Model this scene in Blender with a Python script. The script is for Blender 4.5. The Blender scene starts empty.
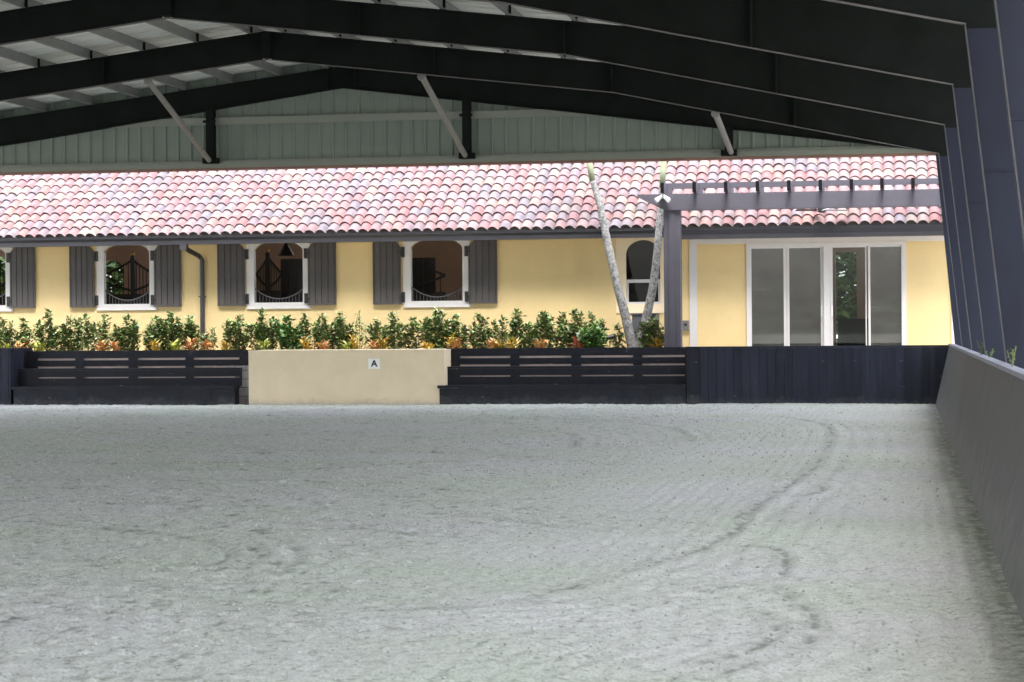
import bpy, bmesh, math, random
import numpy as np
from mathutils import Vector, Matrix, noise as mnoise

random.seed(11)
R = math.radians
sc = bpy.context.scene
COL = sc.collection

# ------------------------------------------------------------------ camera model (fitted to the photo)
F, YAW, PIT, ROL, H = 2196.93, 0.176511, -0.0057417, -0.0079970, 1.72

def _ray(a, b):
    c, s = math.cos(ROL), math.sin(ROL)
    x, y = c*a - s*b, s*a + c*b
    up = y*math.cos(PIT) + math.sin(PIT)
    fw = math.cos(PIT) - y*math.sin(PIT)
    cy, sy = math.cos(YAW), math.sin(YAW)
    return Vector((x*cy - fw*sy, x*sy + fw*cy, up))

def at(u, v, Y):
    "world point at distance Y seen at picture point (u, v)"
    r = _ray((u-512)/F, -(v-341)/F)
    return r*(Y/r.y) + Vector((0, 0, H))

def gx(u, Y, v=330): return at(u, v, Y).x
def gz(u, v, Y): return at(u, v, Y).z
def ground(u, v):
    r = _ray((u-512)/F, -(v-341)/F)
    return r*(-H/r.z) + Vector((0, 0, H))

# ------------------------------------------------------------------ mesh builder
class MB:
    def __init__(s): s.v = []; s.f = []
    def add(s, vs, fs):
        n = len(s.v); s.v.extend([tuple(p) for p in vs]); s.f.extend([tuple(i+n for i in f) for f in fs]); return s
    def box(s, x0, x1, y0, y1, z0, z1):
        if x0 > x1: x0, x1 = x1, x0
        if y0 > y1: y0, y1 = y1, y0
        if z0 > z1: z0, z1 = z1, z0
        return s.add([(x0,y0,z0),(x1,y0,z0),(x1,y1,z0),(x0,y1,z0),(x0,y0,z1),(x1,y0,z1),(x1,y1,z1),(x0,y1,z1)],
                     [(0,3,2,1),(4,5,6,7),(0,1,5,4),(1,2,6,5),(2,3,7,6),(3,0,4,7)])
    def hexa(s, p):  # eight points, ordered as in box
        return s.add(p, [(0,3,2,1),(4,5,6,7),(0,1,5,4),(1,2,6,5),(2,3,7,6),(3,0,4,7)])
    def prism_y(s, poly, y0, y1):  # poly in (x, z), counter-clockwise seen from -Y
        n = len(poly)
        vs = [(x, y0, z) for x, z in poly] + [(x, y1, z) for x, z in poly]
        fs = [tuple(range(n)), tuple(range(2*n-1, n-1, -1))]
        for i in range(n):
            j = (i+1) % n; fs.append((j, i, i+n, j+n))
        return s.add(vs, fs)
    def prism_x(s, poly, x0, x1):  # poly in (y, z)
        n = len(poly)
        vs = [(x0, y, z) for y, z in poly] + [(x1, y, z) for y, z in poly]
        fs = [tuple(range(n-1, -1, -1)), tuple(range(n, 2*n))]
        for i in range(n):
            j = (i+1) % n; fs.append((i, j, j+n, i+n))
        return s.add(vs, fs)
    def tube(s, pts, rad, n=8, cap=True):
        pts = [Vector(p) for p in pts]
        if not isinstance(rad, (list, tuple)): rad = [rad]*len(pts)
        rings = []; prev = None
        for i, p in enumerate(pts):
            d = (pts[min(i+1, len(pts)-1)] - pts[max(i-1, 0)]).normalized()
            a = prev if prev is not None else (Vector((0,0,1)) if abs(d.z) < .9 else Vector((1,0,0)))
            u = (a - d*a.dot(d))
            if u.length < 1e-6: u = d.orthogonal()
            u.normalize(); w = d.cross(u); prev = u
            rings.append([p + (u*math.cos(2*math.pi*k/n) + w*math.sin(2*math.pi*k/n))*rad[i] for k in range(n)])
        vs = [q for r in rings for q in r]; fs = []
        for i in range(len(pts)-1):
            for k in range(n):
                k2 = (k+1) % n
                fs.append((i*n+k, i*n+k2, (i+1)*n+k2, (i+1)*n+k))
        if cap:
            fs.append(tuple(range(n-1, -1, -1))); m = (len(pts)-1)*n; fs.append(tuple(range(m, m+n)))
        return s.add(vs, fs)
    def lathe(s, c, prof, n=16):  # prof: (r, z)
        vs = []; fs = []
        for r, z in prof:
            for k in range(n):
                a = 2*math.pi*k/n; vs.append((c[0]+r*math.cos(a), c[1]+r*math.sin(a), c[2]+z))
        for i in range(len(prof)-1):
            for k in range(n):
                k2 = (k+1) % n; fs.append((i*n+k, i*n+k2, (i+1)*n+k2, (i+1)*n+k))
        fs.append(tuple(range(n-1, -1, -1))); m = (len(prof)-1)*n; fs.append(tuple(range(m, m+n)))
        return s.add(vs, fs)
    def ball(s, c, r, n=10, m=6, sc_=(1,1,1)):
        vs = [(c[0], c[1], c[2]-r*sc_[2])]
        for i in range(1, m):
            t = math.pi*i/m
            for k in range(n):
                a = 2*math.pi*k/n
                vs.append((c[0]+r*sc_[0]*math.sin(t)*math.cos(a), c[1]+r*sc_[1]*math.sin(t)*math.sin(a), c[2]-r*sc_[2]*math.cos(t)))
        vs.append((c[0], c[1], c[2]+r*sc_[2])); fs = []
        for k in range(n): fs.append((0, 1+(k+1) % n, 1+k))
        for i in range(m-2):
            for k in range(n):
                a = 1+i*n; fs.append((a+k, a+(k+1) % n, a+n+(k+1) % n, a+n+k))
        t = 1+(m-2)*n
        for k in range(n): fs.append((t+k, t+(k+1) % n, len(vs)-1))
        return s.add(vs, fs)

def wloc(o):
    p = Vector((0,0,0))
    while o is not None: p += o.location; o = o.parent
    return p

def part(name, mb, mat, parent=None, smooth=False):
    L = wloc(parent) if parent else Vector((0,0,0))
    me = bpy.data.meshes.new(name)
    me.from_pydata([(x-L.x, y-L.y, z-L.z) for x, y, z in mb.v], [], mb.f)
    if mat: me.materials.append(mat)
    if smooth: me.polygons.foreach_set('use_smooth', [True]*len(me.polygons))
    me.update()
    o = bpy.data.objects.new(name, me); COL.objects.link(o)
    if parent: o.parent = parent
    return o

def tag(o, label, cat, group=None, kind=None):
    if label: o['label'] = label
    if cat: o['category'] = cat
    if group: o['group'] = group
    if kind: o['kind'] = kind
    return o

def thing(name, label, cat, loc, group=None):
    o = bpy.data.objects.new(name, None); COL.objects.link(o); o.location = loc
    o.empty_display_size = .2
    return tag(o, label, cat, group)

def copy_tree(o, parent=None):
    c = o.copy(); COL.objects.link(c)
    if parent: c.parent = parent
    for ch in list(o.children): copy_tree(ch, c)
    return c

# ------------------------------------------------------------------ materials
def mat(name, base, rough=.7, var=0.0, scale=4.0, bump=0.0, bscale=30.0, metal=0.0, spec=.5, second=None, stretch=(1,1,1), island=0.0, detail=6):
    m = bpy.data.materials.new(name); m.use_nodes = True
    nt = m.node_tree; N = nt.nodes; L = nt.links; b = N['Principled BSDF']
    b.inputs['Base Color'].default_value = (*base, 1); b.inputs['Roughness'].default_value = rough
    b.inputs['Metallic'].default_value = metal; b.inputs['Specular IOR Level'].default_value = spec
    tc = N.new('ShaderNodeTexCoord'); mp = N.new('ShaderNodeMapping'); L.new(tc.outputs['Object'], mp.inputs[0])
    mp.inputs['Scale'].default_value = stretch
    last = None
    if var or second:
        nz = N.new('ShaderNodeTexNoise'); nz.inputs['Scale'].default_value = scale; nz.inputs['Detail'].default_value = detail
        nz.inputs['Roughness'].default_value = .62
        L.new(mp.outputs[0], nz.inputs['Vector'])
        cr = N.new('ShaderNodeValToRGB'); L.new(nz.outputs['Fac'], cr.inputs[0])
        cr.color_ramp.elements[0].position = .3; cr.color_ramp.elements[1].position = .7
        s2 = second if second else tuple(c*(1-var) for c in base)
        cr.color_ramp.elements[0].color = (*s2, 1)
        cr.color_ramp.elements[1].color = (*[min(1, c*(1+var*.6)) for c in base], 1)
        last = cr.outputs[0]
    if island:
        g = N.new('ShaderNodeNewGeometry')
        mr = N.new('ShaderNodeMapRange'); L.new(g.outputs['Random Per Island'], mr.inputs[0])
        mr.inputs[3].default_value = 1-island; mr.inputs[4].default_value = 1+island
        mx = N.new('ShaderNodeVectorMath'); mx.operation = 'SCALE'
        if last: L.new(last, mx.inputs[0])
        else: mx.inputs[0].default_value = base
        L.new(mr.outputs[0], mx.inputs['Scale']); last = mx.outputs[0]
    if last: L.new(last, b.inputs['Base Color'])
    if bump:
        n2 = N.new('ShaderNodeTexNoise'); n2.inputs['Scale'].default_value = bscale; n2.inputs['Detail'].default_value = 5
        L.new(mp.outputs[0], n2.inputs['Vector'])
        bp = N.new('ShaderNodeBump'); bp.inputs['Strength'].default_value = bump; bp.inputs['Distance'].default_value = .02
        L.new(n2.outputs['Fac'], bp.inputs['Height']); L.new(bp.outputs[0], b.inputs['Normal'])
    return m

def ramp_island(name, cols, rough=.5, noise_mix=.15, scale=12, trans=0.0):
    m = bpy.data.materials.new(name); m.use_nodes = True
    nt = m.node_tree; N = nt.nodes; L = nt.links; b = N['Principled BSDF']; b.inputs['Roughness'].default_value = rough
    g = N.new('ShaderNodeNewGeometry'); cr = N.new('ShaderNodeValToRGB'); L.new(g.outputs['Random Per Island'], cr.inputs[0])
    e = cr.color_ramp.elements
    while len(e) > 1: e.remove(e[0])
    for i, c in enumerate(cols):
        x = i/(len(cols)-1) if len(cols) > 1 else 0
        if i == 0: e[0].position = 0; e[0].color = (*c, 1)
        else:
            q = e.new(x); q.color = (*c, 1)
    tc = N.new('ShaderNodeTexCoord'); nz = N.new('ShaderNodeTexNoise'); nz.inputs['Scale'].default_value = scale; nz.inputs['Detail'].default_value = 6
    L.new(tc.outputs['Object'], nz.inputs['Vector'])
    mr = N.new('ShaderNodeMapRange'); L.new(nz.outputs['Fac'], mr.inputs[0]); mr.inputs[1].default_value = .3; mr.inputs[2].default_value = .7
    mr.inputs[3].default_value = 1-noise_mix; mr.inputs[4].default_value = 1+noise_mix
    mx = N.new('ShaderNodeVectorMath'); mx.operation = 'SCALE'; L.new(cr.outputs[0], mx.inputs[0]); L.new(mr.outputs[0], mx.inputs['Scale'])
    L.new(mx.outputs[0], b.inputs['Base Color'])
    if trans:
        b.inputs['Transmission Weight'].default_value = 0
        b.inputs['Subsurface Weight'].default_value = 0
    return m

M = {}
M['beam'] = mat('black steel paint', (.0100,.0120,.0112), .8, var=.25, scale=2, spec=.04)
M['flange'] = mat('sand lit grey steel flange', (.115,.11,.11), .8, var=.3, scale=3, spec=.1)  # paler than the webs: light bounced off the sand is in this colour
M['column'] = mat('blue black column cladding', (.0095,.0125,.026), .5, var=.35, scale=1.3, spec=.22, stretch=(1,1,.35))
M['colflange'] = mat('edge lit grey column flange', (.048,.048,.056), .6, var=.4, scale=3)  # light catching the column edges is put into this paler grey
M['purlin'] = mat('primed purlin steel', (.16,.17,.165), .55, var=.15, scale=3)
M['roofsheet'] = mat('white roof lining', (.70,.71,.68), .6, var=.10, scale=1.2)
M['siding'] = mat('grey green metal siding', (.165,.20,.173), .5, var=.07, scale=1.5, spec=.3)
M['trim'] = mat('pale grey green trim', (.175,.195,.165), .5, var=.06, scale=2)
M['rust'] = mat('brown drip edge', (.20,.11,.085), .6, var=.2, scale=3)
M['brace'] = mat('galvanised tube', (.16,.16,.155), .5, var=.15, scale=6)
M['kick'] = mat('dark grey painted plywood', (.072,.072,.075), .62, var=.16, scale=2.6, stretch=(1,1,.6), bump=.08, bscale=20)
def add_dust(m, dust, h, strength):
    nt = m.node_tree; N = nt.nodes; L = nt.links; b = N['Principled BSDF']; src = b.inputs['Base Color'].links[0].from_socket
    tc = N.new('ShaderNodeTexCoord'); g_ = N.new('ShaderNodeNewGeometry'); sp = N.new('ShaderNodeSeparateXYZ'); L.new(g_.outputs['Position'], sp.inputs[0])
    nz = N.new('ShaderNodeTexNoise'); nz.inputs['Scale'].default_value = 3.5; nz.inputs['Detail'].default_value = 10; nz.inputs['Roughness'].default_value = .72; L.new(tc.outputs['Object'], nz.inputs['Vector'])
    mz = N.new('ShaderNodeMapRange'); L.new(sp.outputs['Z'], mz.inputs[0]); mz.inputs[1].default_value = 0; mz.inputs[2].default_value = h; mz.inputs[3].default_value = .30; mz.inputs[4].default_value = -.06
    ad = N.new('ShaderNodeMath'); ad.operation = 'ADD'; L.new(nz.outputs['Fac'], ad.inputs[0]); L.new(mz.outputs[0], ad.inputs[1])
    mr = N.new('ShaderNodeMapRange'); L.new(ad.outputs[0], mr.inputs[0]); mr.inputs[1].default_value = .56; mr.inputs[2].default_value = .80; mr.inputs[3].default_value = 0; mr.inputs[4].default_value = strength
    mx = N.new('ShaderNodeMix'); mx.data_type = 'RGBA'; L.new(mr.outputs[0], mx.inputs['Factor']); L.new(src, mx.inputs['A']); mx.inputs['B'].default_value = (*dust, 1)
    L.new(mx.outputs['Result'], b.inputs['Base Color'])
add_dust(M['kick'], (.24,.245,.235), .7, .3)
M['kickcap'] = mat('worn grey wall cap', (.22,.225,.27), .6, var=.25, scale=6)
M['yellow'] = mat('yellow stucco', (.69,.535,.275), .85, var=.05, scale=1.7, bump=.35, bscale=40, stretch=(1,1,.8), detail=9)
M['cream'] = mat('cream render', (.78,.655,.47), .85, var=.07, scale=1.8, bump=.12, bscale=45)
M['white'] = mat('white painted trim', (.60,.59,.60), .5, var=.04, scale=3)
M['gutter'] = mat('charcoal aluminium gutter', (.034,.034,.042), .4, var=.12, scale=2)
M['shutter'] = mat('grey brown painted shutter', (.066,.060,.061), .6, var=.15, scale=5, stretch=(1,1,.3), island=.10)
M['iron'] = mat('black iron', (.012,.012,.013), .45)
M['grille'] = mat('weathered grey iron grille', (.10,.10,.11), .5)
M['brass'] = mat('brass', (.6,.33,.10), .3, metal=1)
M['darkwood'] = mat('black stained stall boards', (.018,.016,.016), .5, var=.3, scale=5, island=.2)
M['mortar'] = mat('grey eave mortar', (.16,.15,.15), .9, var=.2, scale=6)
M['interior'] = mat('brown plaster interior', (.50,.36,.29), .9, var=.08, scale=2)
M['pergola'] = mat('slate purple painted timber', (.070,.066,.088), .6, var=.12, scale=3, stretch=(.3,1,1))
M['pergolad'] = mat('black end grain', (.008,.007,.009), .8, spec=.1)
M['letter'] = mat('black letter vinyl', (.01,.01,.01), .5)
M['signwhite'] = mat('white sign plastic', (.86,.86,.85), .8)
M['blocks'] = None
M['soil'] = mat('brown mulch', (.16,.12,.085), .95, var=.4, scale=14, bump=.8, bscale=30)
M['terrace'] = mat('concrete terrace', (.42,.40,.37), .9, var=.15, scale=1.5, bump=.15)
M['lawn'] = mat('lawn', (.075,.12,.03), .9, var=.35, scale=3, bump=.6, bscale=20)
M['gravel'] = mat('pale ground', (.44,.43,.39), .95, var=.2, scale=.7, bump=.4, bscale=20)
M['slot_light_strip'] = mat('pale pink slot light strip', (.80,.66,.62), .7, var=.12, scale=8)  # pale colour stands for light showing through the bench slots
M['cabinet'] = mat('slate metal cabinet', (.085,.092,.11), .5, var=.1, scale=3)
M['stem'] = mat('woody stem', (.13,.10,.065), .9, var=.3, scale=20)
M['crownshaft'] = mat('green palm crownshaft', (.30,.34,.22), .5, var=.2, scale=4, stretch=(1,1,.2))
M['frond'] = ramp_island('palm frond', [(.05,.10,.025),(.09,.15,.04),(.12,.17,.05)], .5)
M['leaf'] = ramp_island('glossy shrub leaf', [(.055,.10,.032),(.09,.165,.04),(.14,.225,.055),(.065,.12,.05),(.21,.26,.075),(.21,.16,.09),(.10,.18,.06)], .36)
M['leafb'] = ramp_island('bright shrub leaf', [(.035,.10,.025),(.07,.16,.04),(.12,.22,.05),(.05,.11,.03)], .4)
M['leaft'] = ramp_island('tree leaf', [(.03,.07,.02),(.06,.13,.03),(.09,.17,.04),(.13,.2,.06)], .5)
M['cr_yellow'] = ramp_island('yellow croton leaf', [(.62,.42,.05),(.70,.52,.10),(.16,.22,.05),(.62,.32,.06),(.30,.32,.07)], .42)
M['cr_orange'] = ramp_island('orange croton leaf', [(.58,.22,.07),(.66,.34,.12),(.18,.20,.06),(.48,.17,.07),(.64,.42,.18),(.22,.24,.07)], .42)
M['cr_red'] = ramp_island('red croton leaf', [(.42,.07,.045),(.52,.14,.08),(.20,.10,.05),(.16,.16,.05)], .42)
M['cr_green'] = ramp_island('green croton leaf', [(.36,.40,.06),(.24,.31,.05),(.50,.46,.09),(.12,.20,.04)], .42)
M['tile'] = ramp_island('blended barrel roof tiles', [(.155,.066,.068),(.135,.098,.103),(.094,.083,.102),(.155,.082,.080),(.172,.137,.122),(.099,.081,.094),(.155,.071,.075),(.112,.099,.118),(.166,.111,.111)], .8, noise_mix=.2, scale=5)
M['underlay'] = mat('dark roof underlay', (.06,.045,.045), .9)
M['lens'] = mat('white lamp housing', (.85,.85,.86), .35)
M['weed'] = ramp_island('weed leaf', [(.06,.11,.025),(.10,.15,.04),(.14,.17,.06)], .5)

def mat_planks(name, base, rough=.5, scuff=0.0):
    m = mat(name, base, rough, var=.35, scale=3, stretch=(2.5,1,.3), island=.22, spec=.2)
    if scuff:
        nt = m.node_tree; N = nt.nodes; L = nt.links; b = N['Principled BSDF']
        src = b.inputs['Base Color'].links[0].from_socket
        tc = N.new('ShaderNodeTexCoord'); mp = N.new('ShaderNodeMapping'); mp.inputs['Scale'].default_value = (1.2,1,3.5)
        L.new(tc.outputs['Object'], mp.inputs[0])
        nz = N.new('ShaderNodeTexNoise'); nz.inputs['Scale'].default_value = 2.6; nz.inputs['Detail'].default_value = 10; nz.inputs['Roughness'].default_value = .75
        L.new(mp.outputs[0], nz.inputs['Vector'])
        mr = N.new('ShaderNodeMapRange'); L.new(nz.outputs['Fac'], mr.inputs[0]); mr.inputs[1].default_value = .61; mr.inputs[2].default_value = .72
        mr.inputs[3].default_value = 0; mr.inputs[4].default_value = scuff
        mx = N.new('ShaderNodeMix'); mx.data_type = 'RGBA'
        L.new(mr.outputs[0], mx.inputs['Factor']); L.new(src, mx.inputs['A']); mx.inputs['B'].default_value = (.35,.35,.36,1)
        L.new(mx.outputs['Result'], b.inputs['Base Color'])
    return m
M['planks'] = mat_planks('blue black stained planks', (.020,.023,.038), scuff=.5)
M['bench'] = mat_planks('black stained bench boards', (.014,.0155,.024), scuff=.7)

add_dust(M['bench'], (.30,.31,.31), .30, .13); add_dust(M['planks'], (.30,.31,.31), .22, .12); add_dust(M['cream'], (.42,.40,.36), .22, .5)
def mat_blocks():
    m = bpy.data.materials.new('grey split blocks'); m.use_nodes = True
    nt = m.node_tree; N = nt.nodes; L = nt.links; b = N['Principled BSDF']; b.inputs['Roughness'].default_value = .9
    tc = N.new('ShaderNodeTexCoord'); sp = N.new('ShaderNodeSeparateXYZ'); cb = N.new('ShaderNodeCombineXYZ')
    L.new(tc.outputs['Object'], sp.inputs[0]); L.new(sp.outputs['X'], cb.inputs['X']); L.new(sp.outputs['Z'], cb.inputs['Y'])
    br = N.new('ShaderNodeTexBrick'); L.new(cb.outputs[0], br.inputs['Vector']); br.inputs['Scale'].default_value = 1
    br.inputs['Brick Width'].default_value = .4; br.inputs['Row Height'].default_value = .2; br.inputs['Mortar Size'].default_value = .008
    br.inputs['Color1'].default_value = (.30,.285,.30,1); br.inputs['Color2'].default_value = (.24,.23,.24,1); br.inputs['Mortar'].default_value = (.09,.085,.085,1)
    L.new(br.outputs['Color'], b.inputs['Base Color'])
    return m
M['blocks'] = mat_blocks()

def mat_trunk():
    m = bpy.data.materials.new('lichen grey palm bark'); m.use_nodes = True
    nt = m.node_tree; N = nt.nodes; L = nt.links; b = N['Principled BSDF']; b.inputs['Roughness'].default_value = .9
    tc = N.new('ShaderNodeTexCoord')
    nz = N.new('ShaderNodeTexNoise'); nz.inputs['Scale'].default_value = 17; nz.inputs['Detail'].default_value = 8; nz.inputs['Roughness'].default_value = .7
    L.new(tc.outputs['Object'], nz.inputs['Vector'])
    cr = N.new('ShaderNodeValToRGB'); L.new(nz.outputs['Fac'], cr.inputs[0])
    e = cr.color_ramp.elements; e[0].position = .36; e[0].color = (.045,.043,.046,1); e[1].position = .60; e[1].color = (.27,.27,.265,1)
    q = e.new(.47); q.color = (.155,.155,.16,1)
    wv = N.new('ShaderNodeTexWave'); wv.bands_direction = 'Z'; wv.inputs['Scale'].default_value = 4.0; wv.inputs['Distortion'].default_value = 1.5; wv.inputs['Detail'].default_value = 3
    L.new(tc.outputs['Object'], wv.inputs['Vector'])
    bp = N.new('ShaderNodeBump'); bp.inputs['Strength'].default_value = .2; bp.inputs['Distance'].default_value = .01
    L.new(wv.outputs['Fac'], bp.inputs['Height']); L.new(bp.outputs[0], b.inputs['Normal'])
    L.new(cr.outputs[0], b.inputs['Base Color'])
    return m
M['trunk'] = mat_trunk()

def mat_sand():
    m = bpy.data.materials.new('pale grey riding sand'); m.use_nodes = True
    nt = m.node_tree; N = nt.nodes; L = nt.links; b = N['Principled BSDF']; b.inputs['Roughness'].default_value = .95; b.inputs['Specular IOR Level'].default_value = .15
    tc = N.new('ShaderNodeTexCoord')
    def nz(scale, det, lo, hi, c0, c1, rough=.6):
        n = N.new('ShaderNodeTexNoise'); n.inputs['Scale'].default_value = scale; n.inputs['Detail'].default_value = det; n.inputs['Roughness'].default_value = rough
        L.new(tc.outputs['Object'], n.inputs['Vector'])
        cr = N.new('ShaderNodeValToRGB'); L.new(n.outputs['Fac'], cr.inputs[0])
        cr.color_ramp.elements[0].position = lo; cr.color_ramp.elements[1].position = hi
        cr.color_ramp.elements[0].color = (*c0,1); cr.color_ramp.elements[1].color = (*c1,1)
        return cr.outputs[0]
    a = nz(.3, 3, .38, .62, (.555,.585,.525), (.605,.60,.60))
    d = nz(11, 9, .32, .50, (.60,.61,.58), (1,1,1), .8)
    f = nz(60, 4, .30, .56, (.60,.605,.59), (1.06,1.06,1.06), .6)
    g = nz(19, 3, .34, .42, (.62,.63,.60), (1,1,1), .55)
    def mul(p, q):
        v = N.new('ShaderNodeVectorMath'); v.operation = 'MULTIPLY'; L.new(p, v.inputs[0]); L.new(q, v.inputs[1]); return v.outputs[0]
    c = mul(mul(mul(a, d), f), g)
    at_ = N.new('ShaderNodeAttribute'); at_.attribute_name = 'sand_dark'
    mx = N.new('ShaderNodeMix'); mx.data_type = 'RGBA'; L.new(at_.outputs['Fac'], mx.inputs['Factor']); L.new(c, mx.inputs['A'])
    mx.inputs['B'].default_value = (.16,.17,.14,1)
    L.new(mx.outputs['Result'], b.inputs['Base Color'])
    n2 = N.new('ShaderNodeTexNoise'); n2.inputs['Scale'].default_value = 40; n2.inputs['Detail'].default_value = 6; L.new(tc.outputs['Object'], n2.inputs['Vector'])
    bp = N.new('ShaderNodeBump'); bp.inputs['Strength'].default_value = .7; bp.inputs['Distance'].default_value = .015
    L.new(n2.outputs['Fac'], bp.inputs['Height']); L.new(bp.outputs[0], b.inputs['Normal'])
    return m
M['sand'] = mat_sand()
M['clod'] = ramp_island('damp sand clods', [(.38,.395,.36),(.47,.48,.45),(.30,.31,.285),(.43,.435,.41)], .95)

def mat_glass(name, tint, opac, ior=1.5):
    m = bpy.data.materials.new(name); m.use_nodes = True
    nt = m.node_tree; N = nt.nodes; L = nt.links
    for n in list(N):
        if n.type == 'BSDF_PRINCIPLED': N.remove(n)
    out = [n for n in N if n.type == 'OUTPUT_MATERIAL'][0]
    tr = N.new('ShaderNodeBsdfTransparent'); tr.inputs[0].default_value = (.8,.85,.83,1)
    df = N.new('ShaderNodeBsdfDiffuse'); df.inputs[0].default_value = (*tint, 1)
    tcg = N.new('ShaderNodeTexCoord'); mpg = N.new('ShaderNodeMapping'); mpg.inputs['Scale'].default_value = (.9, .9, 2.2); L.new(tcg.outputs['Object'], mpg.inputs[0])
    ng = N.new('ShaderNodeTexNoise'); ng.inputs['Scale'].default_value = 1.6; ng.inputs['Detail'].default_value = 6; L.new(mpg.outputs[0], ng.inputs['Vector'])
    cg = N.new('ShaderNodeValToRGB'); L.new(ng.outputs['Fac'], cg.inputs[0]); cg.color_ramp.elements[0].position = .35; cg.color_ramp.elements[1].position = .7
    cg.color_ramp.elements[0].color = (*[q*.72 for q in tint], 1); cg.color_ramp.elements[1].color = (*[q*1.3 for q in tint], 1); L.new(cg.outputs[0], df.inputs[0])  # cloudy tint puts faint reflections into the glass colour
    gl = N.new('ShaderNodeBsdfGlossy'); gl.inputs['Roughness'].default_value = .02
    fr = N.new('ShaderNodeFresnel'); fr.inputs[0].default_value = ior
    m1 = N.new('ShaderNodeMixShader'); m1.inputs[0].default_value = opac; L.new(tr.outputs[0], m1.inputs[1]); L.new(df.outputs[0], m1.inputs[2])
    m2 = N.new('ShaderNodeMixShader'); L.new(fr.outputs[0], m2.inputs[0]); L.new(m1.outputs[0], m2.inputs[1]); L.new(gl.outputs[0], m2.inputs[2])
    L.new(m2.outputs[0], out.inputs['Surface'])
    return m
M['pane'] = mat_glass('dark window pane', (.012,.013,.013), .8, 1.25)
M['glass'] = mat_glass('clear glass', (.02,.03,.03), .06, 1.25)
M['screen'] = mat_glass('grey insect screen behind glass', (.060,.063,.056), .82)

# ------------------------------------------------------------------ setting: ground sheets
YE = 48.53
def sheet(name, x0, x1, y0, y1, z, m):
    mb = MB().add([(x0,y0,z),(x1,y0,z),(x1,y1,z),(x0,y1,z)], [(0,1,2,3)])
    o = part(name, mb, m); o['kind'] = 'structure'; return o
sheet('ground', -400, 400, -400, 600, -.16, M['gravel'])

# value noise on arrays
_rs = np.random.RandomState(5); _T = _rs.rand(512, 512)
def vnoise(x, y):
    xi = np.floor(x).astype(int); yi = np.floor(y).astype(int); fx = x-xi; fy = y-yi
    fx = fx*fx*(3-2*fx); fy = fy*fy*(3-2*fy)
    g = lambda i, j: _T[i % 512, j % 512]
    return (g(xi,yi)*(1-fx)+g(xi+1,yi)*fx)*(1-fy)+(g(xi,yi+1)*(1-fx)+g(xi+1,yi+1)*fx)*fy
def seg_dist(X, Y, pts):
    d = np.full(X.shape, 1e9)
    for (ax, ay), (bx, by) in zip(pts[:-1], pts[1:]):
        vx, vy = bx-ax, by-ay; L2 = vx*vx+vy*vy+1e-9
        m = (X > min(ax,bx)-1.2) & (X < max(ax,bx)+1.2) & (Y > min(ay,by)-1.2) & (Y < max(ay,by)+1.2)
        t = np.clip(((X[m]-ax)*vx+(Y[m]-ay)*vy)/L2, 0, 1)
        d[m] = np.minimum(d[m], np.hypot(X[m]-ax-t*vx, Y[m]-ay-t*vy))
    return d
def smooth_path(px):
    P = [ground(u, v) for u, v in px]; P = [(p.x, p.y) for p in P]
    out = []
    for i in range(len(P)-1):
        p0 = P[max(i-1,0)]; p1 = P[i]; p2 = P[i+1]; p3 = P[min(i+2,len(P)-1)]
        for k in range(6):
            t = k/6
            out.append(tuple(.5*((2*p1[j])+(-p0[j]+p2[j])*t+(2*p0[j]-5*p1[j]+4*p2[j]-p3[j])*t*t+(-p0[j]+3*p1[j]-3*p2[j]+p3[j])*t**3) for j in (0,1)))
    out.append(P[-1]); return out
TRACKS = [
 [(512,598),(600,577),(690,552),(730,533),(757,505),(785,487),(820,458),(832,431),(812,421),(770,416)],   # edge of the outer track
 [(712,545),(772,548),(785,560),(772,578),(700,590)],
 [(772,585),(812,612),(808,640),(775,655),(700,678)],
 [(765,612),(776,625),(760,645),(700,662)],
 [(735,518),(790,482),(815,481),(822,489),(800,495)],
 [(690,440),(672,428),(600,420),(540,418)],
 [(575,445),(570,434),(520,430)],
 [(225,517),(300,524),(380,531),(440,538)],
 [(0,520),(100,527),(200,540),(228,552),(205,563),(100,560),(0,557)],
 [(245,545),(262,553),(248,562)],
 [(0,480),(120,479),(300,480)],[(0,487),(180,488),(420,496)],
 [(280,450),(420,452),(540,458)],[(60,478),(200,480),(310,480)],
]
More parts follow.
